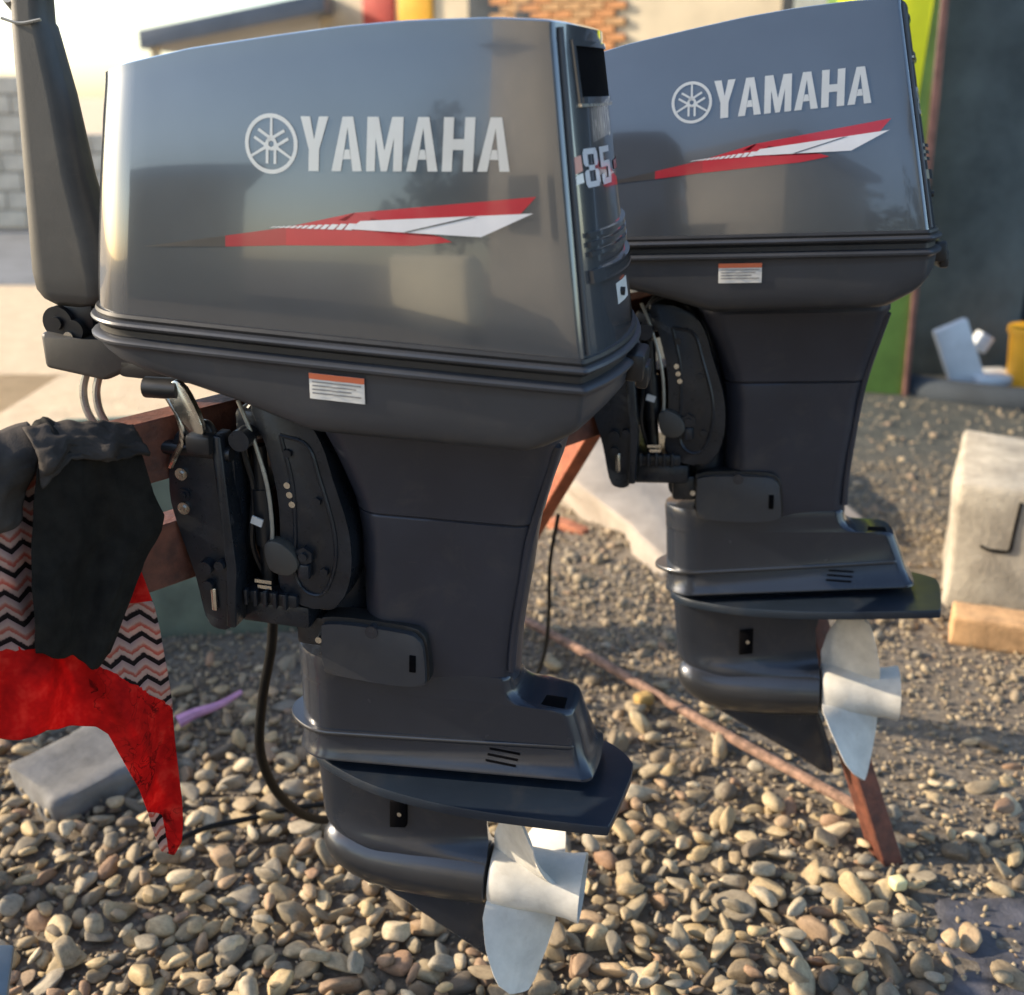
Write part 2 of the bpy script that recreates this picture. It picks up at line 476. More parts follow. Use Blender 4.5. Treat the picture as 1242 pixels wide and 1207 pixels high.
def outline(uf, ur, hf, hr, rf, rr, bf=0.0, br=0.0, side=0.0, ns=22, na=9, ne=10):
    """closed plan outline, starts at rear port corner and runs forward; returns (u, v)"""
    pts = []
    L = ur - uf
    def arc(cx, cy, r, a0, a1):
        for i in range(na):
            a = a0 + (a1 - a0) * i / (na - 1)
            pts.append((cx + r * math.cos(a), cy + r * math.sin(a)))
    arc(ur - rr, hr - rr, rr, 0, PI / 2)
    for i in range(1, ns): 
        t = i / ns
        pts.append((ur - rr + (uf + rf - ur + rr) * t, hr + (hf - hr) * t))
    arc(uf + rf, hf - rf, rf, PI / 2, PI)
    for i in range(1, ne): pts.append((uf, (hf - rf) * (1 - 2 * i / ne)))
    arc(uf + rf, -hf + rf, rf, PI, 1.5 * PI)
    for i in range(1, ns):
        t = i / ns
        pts.append((uf + rf + (ur - rr - uf - rf) * t, -(hf + (hr - hf) * t)))
    arc(ur - rr, -hr + rr, rr, 1.5 * PI, 2 * PI)
    for i in range(1, ne): pts.append((ur, -(hr - rr) * (1 - 2 * i / ne)))
    out = []
    um = (uf + ur) / 2
    for u, v in pts:
        s = (u - um) / (L / 2)
        vv = v * (1 + side * (1 - s * s))
        if s > 0: u2 = u + br * max(0, 1 - (v / hr) ** 2) * s ** 6
        else: u2 = u - bf * max(0, 1 - (v / hf) ** 2) * s ** 6
        out.append((u2, vv))
    return out

# ------------------------------------------------------------------ the outboard motor, in its own frame: x sternward, -y to port, z up
WT_U = [-0.30, -0.245, -0.222, -0.18, -0.10, 0.0, 0.08, 0.155, 0.244, 0.314, 0.37]
WT_W = [1.290, 1.303, 1.312, 1.322, 1.340, 1.356, 1.368, 1.376, 1.3815, 1.381, 1.374]
def cowl_ring(t, inset=0.0):
    uf = -0.250 + 0.020 * t ** 1.2 + inset
    ur = 0.364 - 0.058 * t - inset
    hf = 0.158 - 0.030 * t ** 1.4 - inset
    hr = 0.178 - 0.036 * t ** 1.2 - inset
    return outline(uf, ur, hf, hr, max(0.01, 0.065 - inset), max(0.003, 0.0045 - inset * 0.1), 0.012, 0.034 - 0.006 * t, 0.035)

def cowl_side_v(u, w):
    """half width of the cowl's port side at u, w"""
    wt = interp(WT_U, WT_W, u)
    t = max(0, min(1, (w - 1.04) / (wt - 1.04)))
    o = cowl_ring(t)[8:32]
    us = [p[0] for p in o][::-1]
    vs = [p[1] for p in o][::-1]
    return interp(us, vs, u)

def cowl_rear_u(v, w):
    t = max(0, min(1, (w - 1.04) / (1.375 - 1.04)))
    o = cowl_ring(t)
    o = o[-10:] + o[:6]
    vs = [p[1] for p in o]
    us = [p[0] for p in o]
    return interp(vs, us, v)

def decal(name, polys, m, parent, off=0.0009, face='side', cut=0.03):
    """flat print: polygons (u, w) wrapped on the port side of the cowl, (v, w) on its rear"""
    bm = bmesh.new()
    for poly in polys:
        try:
            bm.faces.new([bm.verts.new((p[0], 0, p[1])) for p in poly])
        except ValueError:
            pass
    bmesh.ops.triangulate(bm, faces=bm.faces)
    xs = [v.co.x for v in bm.verts]
    zs = [v.co.z for v in bm.verts]
    k = cut
    x = math.floor(min(xs) / k) * k + k
    while x < max(xs):
        bmesh.ops.bisect_plane(bm, geom=list(bm.verts) + list(bm.edges) + list(bm.faces), plane_co=(x, 0, 0), plane_no=(1, 0, 0))
        x += k
    z = math.floor(min(zs) / k) * k + k
    while z < max(zs):
        bmesh.ops.bisect_plane(bm, geom=list(bm.verts) + list(bm.edges) + list(bm.faces), plane_co=(0, 0, z), plane_no=(0, 0, 1))
        z += k
    for v in bm.verts:
        if face == 'side':
            v.co.y = -(cowl_side_v(v.co.x, v.co.z) + off)
        else:
            vv = v.co.x
            v.co = Vector((cowl_rear_u(vv, v.co.z) + off, -vv, v.co.z))
    return obj(name, bm, m, parent, recalc=False)

def glyphs(text, h, wid, gap):
    """bold condensed capitals drawn as polygons; returns polygons and the width"""
    s = 0.34 * wid
    out = []
    x = 0
    for ch in text:
        if ch == 'Y':
            P = [[(0, h), (s, h), (wid / 2, h * .58), (wid / 2 - s * .55, h * .40)], [(wid, h), (wid - s, h), (wid / 2, h * .58), (wid / 2 + s * .55, h * .40)][::-1],
                 [(wid / 2 - s * .55, 0), (wid / 2 + s * .55, 0), (wid / 2 + s * .55, h * .40), (wid / 2, h * .58), (wid / 2 - s * .55, h * .40)]]
            w_ = wid
        elif ch == 'A':
            w_ = wid * 1.08
            c = w_ / 2
            P = [[(0, 0), (s * .98, 0), (c, h * .80), (c, h), (c - s * .55, h)], [(w_, 0), (c + s * .55, h), (c, h), (c, h * .80), (w_ - s * .98, 0)],
                 [(s * .98 + wid * .065, h * .22), (w_ - s * .98 - wid * .065, h * .22), (w_ - s * .98 - wid * .125, h * .40), (s * .98 + wid * .125, h * .40)]]
        elif ch == 'M':
            w_ = wid * 1.25
            c = w_ / 2
            P = [[(0, 0), (s * .9, 0), (s * .9, h), (0, h)], [(w_ - s * .9, 0), (w_, 0), (w_, h), (w_ - s * .9, h)],
                 [(s * .9, h), (s * .9, h * .62), (c - s * .32, 0), (c, 0), (c, h * .38), (s * 1.15, h)],
                 [(w_ - s * .9, h), (w_ - s * 1.15, h), (c, h * .38), (c, 0), (c + s * .32, 0), (w_ - s * .9, h * .62)]]
        elif ch == 'H':
            w_ = wid * 1.05
            P = [[(0, 0), (s, 0), (s, h), (0, h)], [(w_ - s, 0), (w_, 0), (w_, h), (w_ - s, h)], [(s, h * .40), (w_ - s, h * .40), (w_ - s, h * .60), (s, h * .60)]]
        elif ch == '8':
            w_ = wid
            k = wid * .30; q = h * .15
            P = [[(q * .7, 0), (w_ - q * .7, 0), (w_ - q * .7, q), (q * .7, q)], [(q * .7, h - q), (w_ - q * .7, h - q), (w_ - q * .7, h), (q * .7, h)],
                 [(k, h * .5 - q * .45), (w_ - k, h * .5 - q * .45), (w_ - k, h * .5 + q * .45), (k, h * .5 + q * .45)]]
            for lo, hi in ((0.0, .5), (.5, 1.0)):
                P.append([(0, h * lo + q * .8), (q * .7, h * lo + (0 if lo == 0 else q * .3)), (k, h * lo + q * .3 * (lo > 0)), (k, h * hi - q * .3 * (hi < 1)), (q * .7, h * hi - q * .3 * (hi < 1)), (0, h * hi - q * .8)])
                P.append([(w_ - a, b) for a, b in P[-1]][::-1])
            P[0] = [(k, 0), (w_ - k, 0), (w_ - k, q), (k, q)]
            P[1] = [(k, h - q), (w_ - k, h - q), (w_ - k, h), (k, h)]
        elif ch == '5':
            w_ = wid
            k = wid * .32; q = h * .16
            P = [[(0, h - q), (w_, h - q), (w_, h), (0, h)], [(0, h * .46), (k, h * .46), (k, h - q), (0, h - q)],
                 [(k, h * .46), (w_ - k, h * .46), (w_ - k, h * .62), (k, h * .62)],
                 [(w_ - k, q * .0), (w_ - q * .5, 0), (w_, q * .7), (w_, h * .62 - q * .6), (w_ - q * .5, h * .62), (w_ - k, h * .62)],
                 [(k, 0), (w_ - k, 0), (w_ - k, q), (k, q)], [(0, q * .7), (q * .5, 0), (k, 0), (k, h * .28), (0, h * .28)]]
        out.append([[(a + x, b) for a, b in p] for p in P])
        x += w_ + gap
    return out, x - gap

def build_motor(full=True):
    R = empty('outboard_motor')
    # --- cowl
    rings = []
    ts = [0, 0.004] + [i / 16 for i in range(1, 15)] + [0.92, 0.955]
    for t in ts:
        o = cowl_ring(t)
        rings.append([(u, -v, 1.042 + (interp(WT_U, WT_W, u) - 1.042) * t) for u, v in o])
    for ins, dz in ((0.0006, 0.994), (0.002, 0.998), (0.0050, 1.0)):
        o = cowl_ring(0.97 if ins < 0.002 else 1.0, ins)
        rings.append([(u, -v, 1.042 + (interp(WT_U, WT_W, u) - 1.042) * dz) for u, v in o])
    last = cowl_ring(1.0, 0.0050)
    for q in (0.9, 0.7, 0.45, 0.2, 0.02):
        rings.append([(0.035 + (u - 0.035) * (q * 0.15 + 0.85), -v * q, interp(WT_U, WT_W, 0.035 + (u - 0.035) * (q * 0.15 + 0.85)) + 0.004 * (1 - q * q)) for u, v in last])
    cowl = obj('cowl', loft(rings, False, True), 'paint', R, sharp=28)
    # seam rim line along the rear port and starboard corners
    for sg in (1, -1):
        bm = bmesh.new()
        pts = []
        for i in range(14):
            t = 0.01 + 0.97 * i / 13
            o = cowl_ring(t)
            u, v = o[0]
            pts.append((u + 0.004, -sg * (v - 0.006), 1.042 + (interp(WT_U, WT_W, u) - 1.042) * t))
        add_tube(bm, pts, 0.0035, 8, 2)
        obj('corner_moulding', bm, 'paint_low', cowl)
    # rear air intake: frame round a black patch standing for the shaded hollow
    def rear_pt(v, w, off):
        return (cowl_rear_u(v, w) + off, -v, w)
    def rear_patch(v0, v1, w0, w1, off, nv=8, nw=4):
        g = [[rear_pt(v0 + (v1 - v0) * i / nv, w0 + (w1 - w0) * j / nw, off) for i in range(nv + 1)] for j in range(nw + 1)]
        return g
    def patch_solid(bm, v0, v1, w0, w1, o0, o1, nv=8, nw=3):
        a = rear_patch(v0, v1, w0, w1, o1, nv, nw)
        b = rear_patch(v0, v1, w0, w1, o0, nv, nw)
        va = [[bm.verts.new(p) for p in r] for r in a]
        vb = [[bm.verts.new(p) for p in r] for r in b]
        for j in range(nw):
            for i in range(nv):
                bm.faces.new((va[j][i], va[j][i + 1], va[j + 1][i + 1], va[j + 1][i]))
        edge = [(0, i) for i in range(nv)] + [(j, nv) for j in range(nw)] + [(nw, i) for i in range(nv, 0, -1)] + [(j, 0) for j in range(nw, 0, -1)]
        for e, f in zip(edge, edge[1:] + edge[:1]):
            bm.faces.new((va[e[0]][e[1]], va[f[0]][f[1]], vb[f[0]][f[1]], vb[e[0]][e[1]]))
    bm = bmesh.new()
    v0, v1, w0, w1 = 0.104, -0.104, 1.308, 1.358
    e = 0.007
    patch_solid(bm, v0, v1, w0 - e, w0, -0.004, 0.004)
    patch_solid(bm, v0, v1, w1, w1 + e * .8, -0.004, 0.0035)
    patch_solid(bm, v0 + e, v0, w0 - e, w1 + e * .8, -0.004, 0.0035)
    patch_solid(bm, v1, v1 - e, w0 - e, w1 + e * .8, -0.004, 0.0035)
    fr = obj('air_intake_frame', bm, 'paint', cowl)
    bm = bmesh.new()
    patch_solid(bm, v0, v1, w0, w1, -0.004, 0.0012)
    obj('intake_shade_patch', bm, 'void', cowl)
    bm = bmesh.new()
    patch_solid(bm, v0 + e, v1 - e, w0 - e - 0.003, w0 - e, -0.003, 0.0045)
    obj('intake_trim', bm, 'steel', cowl)
    bm = bmesh.new()
    for ww in (1.166, 1.156, 1.146):
        patch_solid(bm, 0.135, -0.135, ww, ww + 0.005, -0.003, 0.005, 12, 1)
    patch_solid(bm, 0.140, -0.140, 1.118, 1.132, -0.003, 0.006, 12, 1)
    obj('rear_rib', bm, 'paint', cowl)
    g, wd = glyphs('85', 0.040, 0.042, 0.008)
    for i, p in enumerate(g):
        decal('number', [[(0.118 - a, b + 1.216) for a, b in q][::-1] for q in p], 'decal_white', cowl, 0.0012, 'rear', 0.012)
    decal('rear_stripe', [[(0.148, 1.247), (0.122, 1.250), (0.122, 1.234), (0.148, 1.230)]], 'decal_red', cowl, 0.0009, 'rear')
    decal('rear_stripe', [[(0.148, 1.228), (0.122, 1.232), (0.122, 1.222), (0.148, 1.220)]], 'decal_white', cowl, 0.0009, 'rear')
    decal('rear_stripe', [[(0.0, 1.238), (-0.10, 1.238), (-0.10, 1.226), (0.0, 1.228)]], 'decal_red', cowl, 0.0009, 'rear')
    decal('rear_sticker', [[(0.062, 1.106), (0.0, 1.106), (0.0, 1.082), (0.062, 1.082)]], 'sticker', cowl, 0.0009, 'rear')
    bm = bmesh.new()
    p = rear_pt(0.040, 1.094, 0.0)
    add_cyl(bm, (p[0] - 0.002, p[1], p[2]), (p[0] + 0.005, p[1], p[2]), 0.005)
    obj('lock_button', bm, 'black', cowl)
    # --- side print
    lett, wd = glyphs('YAMAHA', 0.0565, 0.0325, 0.0048)
    sx = 0.236 / wd
    lo = lambda u: 1.219 + (u - 0.034) * 0.055
    for p in lett:
        decal('letter', [[(0.036 + a * sx, lo(0.036 + a * sx) + b * (1.0 - 0.05 * a * sx / 0.24)) for a, b in q] for q in p], 'decal_silver', cowl, 0.0010)
    cu, cw, r = 0.0015, 1.2455, 0.0315
    ringp = []
    n = 40
    for i in range(n):
        a0, a1 = 2 * PI * i / n, 2 * PI * (i + 1) / n
        ringp.append([(cu + rr * math.cos(a), cw + rr * math.sin(a)) for rr, a in ((r, a0), (r, a1), (r * .86, a1), (r * .86, a0))])
    for k in range(3):
        an = PI / 2 + k * 2 * PI / 3
        d = Vector((math.cos(an), math.sin(an)))
        nn = Vector((-d.y, d.x))
        def q(a, b): 
            p = d * a * r + nn * b * r
            return (cu + p.x, cw + p.y)
        ringp.append([q(0.12, -.055), q(0.88, -.04), q(0.88, .04), q(0.12, .055)])
        for sg in (1, -1):
            ringp.append([q(-0.66, sg * .10), q(-0.66, sg * .20), q(0.10, sg * .20), q(0.10, sg * .10)])
            ringp.append([q(0.10, sg * .10), q(0.10, sg * .20), q(0.34, sg * .02), q(0.26, sg * 0.0)])
    decal('tuning_fork_badge', ringp, 'decal_silver', cowl, 0.0010)
    SI = lambda pts: [[(a, b) for a, b in pts]]
    decal('stripe', SI([(-0.160, 1.1235), (-0.055, 1.1315), (-0.055, 1.1435)]), 'decal_fade', cowl, 0.0008)
    decal('stripe', SI([(-0.055, 1.1315), (0.020, 1.1385), (0.020, 1.1580), (-0.055, 1.1435)]), 'decal_darkred', cowl, 0.0008)
    decal('stripe', SI([(0.020, 1.1385), (0.17, 1.1490), (0.213, 1.1560), (0.200, 1.1605), (0.06, 1.1590), (0.100, 1.1660), (0.285, 1.1885), (0.302, 1.2085), (0.10, 1.179), (0.020, 1.1580)]), 'decal_red', cowl, 0.0008)
    decal('stripe', SI([(0.095, 1.1615), (0.245, 1.1635), (0.300, 1.1915), (0.108, 1.171)]), 'decal_white', cowl, 0.0011)
    decal('stripe', SI([(0.158, 1.1628), (0.163, 1.1628), (0.240, 1.1845), (0.232, 1.1838)]), 'paint', cowl, 0.0014)
    bits = []
    x = 0.000
    rr = random.Random(3)
    while x < 0.098:
        h = 0.0015 + 0.0062 * (x / 0.098)
        w_ = 0.003 + 0.006 * (x / 0.1) * rr.uniform(.6, 1.2)
        y0 = 1.1565 + 0.045 * x
        bits.append([(x, y0), (x + w_, y0 + .0002), (x + w_ + 0.006, y0 + h), (x + 0.006, y0 + h)])
        x += w_ + 0.0025
    decal('stripe_script', bits, 'decal_white', cowl, 0.0012)

    # --- rubber strip, lower cowl with its mouldings
    base = cowl_ring(0.0)
    def off_ring(o, w, src=base):
        out = []
        for u, v in src:
            cx = 0.05
            du = (u - cx) / 0.316
            dv = v / 0.17
            L = math.hypot(du ** 3, dv ** 3) or 1
            out.append((u + o * (du ** 3) / L, -(v + o * (dv ** 3) / L), w))
        return out
    mz = lambda w: 1.042 - (1.042 - w) * 0.78
    obj('seal_strip', loft([off_ring(-0.003, 1.043), off_ring(0.0035, 1.042), off_ring(0.005, mz(1.037)), off_ring(0.0035, mz(1.0325)), off_ring(-0.004, mz(1.032))], False, False), 'rubber', R)
    ap = outline(0.028, 0.325, 0.108, 0.094, 0.055, 0.030, 0.012, 0.010)
    def wb(u):
        return interp([-0.30, -0.24, -0.2, -0.128, -0.05, 0.0, 0.04, 0.31, 0.35, 0.39], [1.000, 0.984, 0.974, 0.962, 0.944, 0.928, 0.916, 0.921, 0.944, 0.968], u)
    rings = [off_ring(-0.004, mz(1.033))]
    for o, w in ((0.004, 1.0325), (0.0095, 1.030), (0.011, 1.0265), (0.0095, 1.023), (0.004, 1.0205), (0.0005, 1.019), (-0.001, 1.017), (-0.001, 1.0065), (0.002, 1.0055),
                 (0.009, 1.003), (0.0115, 0.9995), (0.011, 0.9955), (0.006, 0.992), (0.004, 0.989)):
        rings.append(off_ring(o, mz(w)))
    b2 = off_ring(0.004, 0.0)
    for a, k in ((0.008, .12), (0.015, .3), (0.03, .5), (0.055, .68), (0.10, .82), (0.17, .91), (0.28, .965), (0.45, .99), (0.7, 1.0), (1.0, 1.02)):
        rr_ = []
        for (u, y, _), (u2, v2) in zip(b2, ap):
            uu = u + (u2 - u) * a
            vv = -y + (v2 + y) * a
            target = wb(uu)
            rr_.append((uu, -vv, mz(0.989) + (target - mz(0.989)) * k))
        rings.append(rr_)
    low = obj('lower_cowl', loft(rings, False, True), 'paint_low', R, sharp=40)
    # rubber insert between the two mouldings
    obj('rubber_insert', loft([off_ring(-0.001, mz(1.0175)), off_ring(0.0012, mz(1.0165)), off_ring(0.0012, mz(1.007)), off_ring(-0.001, mz(1.006))], False, False), 'rubber', low)
    # warning label
    def low_patch(name, u0, u1, w0, w1, m, off, par, nu=8, skew=0.0):
        bm = bmesh.new()
        vs = []
        for j in range(3):
            row = []
            for i in range(nu + 1):
                u = u0 + (u1 - u0) * i / nu
                w = w0 + (w1 - w0) * j / 2
                v = 0
                for ra, rb in zip(rings[14:], rings[15:]):
                    pa = min(ra[8:32], key=lambda p: abs(p[0] - u)); pb = min(rb[8:32], key=lambda p: abs(p[0] - u))
                    if pa[2] >= w >= pb[2]:
                        f = (pa[2] - w) / max(1e-6, pa[2] - pb[2])
                        v = -(pa[1] + (pb[1] - pa[1]) * f)
                        break
                row.append(bm.verts.new((u, -(v + off), w)))
            vs.append(row)
        for j in range(2):
            for i in range(nu):
                bm.faces.new((vs[j][i], vs[j][i + 1], vs[j + 1][i + 1], vs[j + 1][i]))
        return obj(name, bm, m, par)
    lab = low_patch('warning_label', 0.048, 0.116, 0.9665, 0.9975, 'sticker', 0.0022, low)
    low_patch('label_header', 0.048, 0.116, 0.9905, 0.9975, 'sticker_red', 0.0027, lab)
    for i, w in enumerate((0.9865, 0.9820, 0.9775, 0.9730)):
        low_patch('label_line', 0.052, 0.112 - 0.006 * (i % 3), w, w + 0.0018, 'ink', 0.0028, lab)
    # rear latch on lower cowl
    bm = bmesh.new()
    add_box(bm, (0.408, 0.0, 1.0), (0.026, 0.07, 0.035), bevel=0.006)
    add_box(bm, (0.418, 0.0, 0.987), (0.016, 0.05, 0.03), bevel=0.005)
    obj('cowl_latch', bm, 'black', low)

    # --- upper mid section (apron), leg
    def lv(uf, ur, hf, hr, w, rf=0.03, rr=0.02, bf=0.012, br=0.008):
        rf = min(rf, hf - .002); rr = min(rr, hr - .002)
        return [(u, -v, w) for u, v in outline(uf, ur, hf, hr, rf, rr, bf, br)]
    rings = [lv(0.024, 0.327, 0.106, 0.092, 0.9225), lv(0.024, 0.327, 0.1075, 0.0935, 0.9105), lv(0.026, 0.325, 0.1085, 0.094, 0.9085), lv(0.029, 0.321, 0.105, 0.09, 0.900), lv(0.042, 0.313, 0.094, 0.080, 0.865),
             lv(0.054, 0.303, 0.086, 0.072, 0.83), lv(0.064, 0.296, 0.080, 0.066, 0.80), lv(0.066, 0.294, 0.079, 0.065, 0.789), lv(0.068, 0.292, 0.076, 0.062, 0.787), lv(0.068, 0.292, 0.074, 0.060, 0.784)]
    mid = obj('exhaust_cover', loft(rings), 'leg_paint', R, sharp=40)
    rings = [lv(0.070, 0.289, 0.072, 0.058, 0.7865), lv(0.066, 0.292, 0.075, 0.062, 0.7835), lv(0.067, 0.291, 0.0755, 0.062, 0.781), lv(0.070, 0.287, 0.072, 0.058, 0.75), lv(0.071, 0.283, 0.069, 0.055, 0.70),
             lv(0.073, 0.277, 0.066, 0.052, 0.65), lv(0.075, 0.2725, 0.064, 0.049, 0.60), lv(0.060, 0.272, 0.063, 0.047, 0.57), lv(0.040, 0.272, 0.062, 0.045, 0.54), lv(0.03, 0.27, 0.05, 0.04, 0.52)]
    leg = obj('leg', loft(rings), 'leg_paint', R, sharp=40)
    # rear rib running down the leg (two fine lines beside a rounded back edge)
    bm = bmesh.new()
    add_tube(bm, [(0.326, -0.072, 0.905), (0.316, -0.062, 0.865), (0.300, -0.050, 0.80), (0.291, -0.046, 0.75), (0.283, -0.043, 0.68), (0.277, -0.040, 0.62), (0.275, -0.038, 0.56)], 0.006, 10)
    obj('leg_rear_rib', bm, 'leg_paint', leg)
    # front column behind the swivel
    bm = bmesh.new()
    add_cyl(bm, (0.028, 0, 0.58), (0.028, 0, 0.92), 0.042, n=28)
    obj('swivel_column', bm, 'bracket', R)
    # --- lower housing
    def hs(uf, ur, h, hr, w, rf=0.05, br=0.006):
        return lv(uf, ur, h, hr, w, min(rf, h - .003), 0.014, 0.010, br)
    rings = [hs(-0.030, 0.268, 0.056, 0.043, 0.551), hs(-0.034, 0.270, 0.061, 0.046, 0.549), hs(-0.036, 0.272, 0.062, 0.047, 0.544), hs(-0.035, 0.274, 0.063, 0.047, 0.530), hs(-0.034, 0.283, 0.063, 0.047, 0.518),
             hs(-0.034, 0.298, 0.063, 0.047, 0.5105), hs(-0.034, 0.322, 0.063, 0.046, 0.5085), hs(-0.033, 0.352, 0.063, 0.044, 0.5075), hs(-0.033, 0.359, 0.063, 0.044, 0.504), hs(-0.033, 0.362, 0.063, 0.044, 0.498),
             hs(-0.032, 0.376, 0.062, 0.046, 0.455), hs(-0.031, 0.383, 0.064, 0.052, 0.43), hs(-0.032, 0.392, 0.068, 0.060, 0.409), hs(-0.034, 0.398, 0.0715, 0.0655, 0.404), hs(-0.034, 0.399, 0.072, 0.066, 0.4005), hs(-0.032, 0.394, 0.069, 0.062, 0.3985), hs(-0.020, 0.36, 0.045, 0.035, 0.385), hs(-0.01, 0.26, 0.03, 0.02, 0.36)]
    def shear(rs, k0, k1, w_hi, w_lo):
        out = []
        for r_ in rs:
            out.append([(u, y, w + (u - 0.18) * interp([w_lo, w_hi], [k1, k0], w)) for u, y, w in r_])
        return out
    hous = obj('lower_housing', loft(shear(rings, 0.0, 0.075, 0.52, 0.44)), 'case_paint', R, sharp=40)
    bm = bmesh.new()
    add_box(bm, (0.334, -0.020, 0.5075), (0.036, 0.030, 0.006), bevel=0.002)
    obj('exhaust_outlet', bm, 'void', hous)
    from mathutils.bvhtree import BVHTree
    hb = BVHTree.FromPolygons([v.co for v in hous.data.vertices], [list(p.vertices) for p in hous.data.polygons])
    for k in range(3):
        bm = bmesh.new()
        ug = [0.252 + 0.044 * i / 6 - 0.002 * k for i in range(7)]
        up_, dn_ = [], []
        for u in ug:
            w = 0.4400 - 0.0085 * k - 0.04 * (u - 0.252)
            pair = []
            for dw in (0.0016, -0.0016):
                h_ = hb.ray_cast(Vector((u, -0.3, w + dw)), Vector((0, 1, 0)))[0]
                pair.append((u, h_.y - 0.0006, w + dw))
            up_.append(bm.verts.new(pair[0])); dn_.append(bm.verts.new(pair[1]))
        for i in range(6):
            bm.faces.new((up_[i], up_[i + 1], dn_[i + 1], dn_[i]))
        r_ = bmesh.ops.extrude_face_region(bm, geom=list(bm.faces))
        for v in r_['geom']:
            if isinstance(v, bmesh.types.BMVert): v.co.y += 0.004
        obj('cooling_slot', bm, 'void', hous)
    # water ring ledge
    def flange(uf, ur, h, hr, z0, slope, th, lip, m, name, extra_front=0.0, par=None):
        o = outline(uf, ur, h, hr, h - .004, 0.012, 0.014 + extra_front, 0.004, 0.02)
        r_ = []
        for dl, dz in ((-lip * 1.6, -th * .5), (-lip * .2, -th * .5), (0, -th * .25), (0, th * .25), (-lip * .2, th * .5), (-lip * 1.6, th * .5)):
            rr_ = []
            for u, v in o:
                um = (uf + ur) / 2
                du = (u - um) / (ur - um); dv = v / h
                L = math.hypot(du ** 3, dv ** 3) or 1
                uu = u + dl * du ** 3 / L
                rr_.append((uu, -(v + dl * dv ** 3 / L), z0 + slope * (uu - uf) + dz))
            r_.append(rr_)
        return obj(name, loft(r_), m, par, sharp=50)
    flange(-0.050, 0.374, 0.068, 0.050, 0.4255, 0.075, 0.0065, 0.006, 'torpedo_paint', 'splash_ledge', 0.0, hous)
    # anti-ventilation plate
    half = [(-0.034, 0.004), (-0.026, 0.022), (-0.006, 0.045), (0.03, 0.068), (0.094, 0.098), (0.182, 0.120), (0.262, 0.130), (0.35, 0.134), (0.426, 0.135), (0.434, 0.131), (0.437, 0.122), (0.444, 0.08), (0.452, 0.02)]
    half = [tuple(p) for p in [(v.x, v.y) for v in spline([(a, b, 0) for a, b in half], 4)]]
    o = half + [(a - 0.03 * (b / 0.137) ** 2, -b * 0.48) for a, b in half[::-1]]
    zz = lambda u: 0.3665 + 0.078 * (u + 0.032)
    rings = []
    cx = 0.2
    for s, dz in ((0.955, -0.003), (0.965, -0.011), (0.995, -0.011), (1.0, -0.008), (1.0, 0.0015), (0.994, 0.0035), (0.96, 0.0035)):
        rings.append([(cx + (u - cx) * s, -v * s, zz(cx + (u - cx) * s) + dz - 0.0045 * (abs(v) / 0.14)) for u, v in o])
    plate = obj('cavitation_plate', loft(rings), 'plate_paint', hous, sharp=40)
    # --- gearcase strut, bullet, skeg
    def strut(uf, ur, h, w, k=0.0):
        n = 26
        top = []
        for i in range(n + 1):
            q = i / n
            x_ = q * q * (3 - 2 * q) * 0.35 + q * 0.65
            th = h * (2.2 * math.sqrt(max(0, x_)) * (1 - x_) + 0.10 * (1 - abs(2 * x_ - 1))) * 0.98 + 0.0012
            full = h * (math.sqrt(max(0.0, 1 - (1 - x_ / 0.35) ** 2)) if x_ < 0.35 else 1.0)
            top.append((uf + (ur - uf) * x_, th + (full - th) * k))
        o = top + [(a, -b) for a, b in top[::-1]]
        return [(u, -v, w) for u, v in o]
    rings = [strut(-0.031, 0.30, 0.040, 0.392), strut(-0.030, 0.262, 0.036, 0.365), strut(-0.027, 0.246, 0.032, 0.335), strut(-0.024, 0.239, 0.029, 0.30), strut(-0.0225, 0.240, 0.028, 0.28, .0),
             strut(-0.021, 0.242, 0.028, 0.262, .03), strut(-0.0205, 0.244, 0.0285, 0.25, .10), strut(-0.019, 0.246, 0.030, 0.24, .22), strut(-0.016, 0.247, 0.0335, 0.231, .42), strut(-0.008, 0.248, 0.0375, 0.222, .66), strut(0.0, 0.248, 0.0385, 0.211, .9), strut(0.012, 0.248, 0.034, 0.198, 1.0), strut(0.03, 0.248, 0.02, 0.175, 1.0)]
    case = obj('gearcase', loft(rings), 'case_paint', R, sharp=50)
    prof = [(-0.0195, 0.002), (-0.0185, 0.009), (-0.014, 0.019), (-0.004, 0.030), (0.012, 0.039), (0.035, 0.0455), (0.065, 0.050), (0.11, 0.0525), (0.17, 0.0525), (0.225, 0.0505), (0.247, 0.049), (0.249, 0.046)]
    rings = []
    for u, r_ in prof:
        zc = 0.178 + 0.022 * max(0, 1 - (u + 0.02) / 0.10) ** 1.5
        rings.append([(u, -(r_ * 0.98 * math.cos(2 * PI * j / 40)), zc + r_ * math.sin(2 * PI * j / 40)) for j in range(40)])
    obj('gearcase_torpedo', loft(rings), 'torpedo_paint', case, sharp=50)
    skp = [(0.02, 0.150), (0.062, 0.122), (0.13, 0.083), (0.212, 0.035), (0.262, 0.004), (0.275, -0.001), (0.285, 0.004), (0.280, 0.045), (0.262, 0.100), (0.244, 0.150)]
    bm = bmesh.new()
    ctr = (0.20, 0.10)
    rings = []
    for s, th in ((0.90, 0.0075), (0.97, 0.0050), (1.0, 0.0018)):
        rings.append([(ctr[0] + (u - ctr[0]) * s, -th, ctr[1] + (w - ctr[1]) * s) for u, w in skp])
    for s, th in ((1.0, -0.0018), (0.97, -0.0050), (0.90, -0.0075)):
        rings.append([(ctr[0] + (u - ctr[0]) * s, -th, ctr[1] + (w - ctr[1]) * s) for u, w in skp])
    obj('skeg', loft(rings), 'case_paint', case, sharp=30)
    # water inlet
    bm = prism([(0.097, 0.255), (0.123, 0.259), (0.123, 0.307), (0.097, 0.303)], 0.020, 0.0335, 0.002)
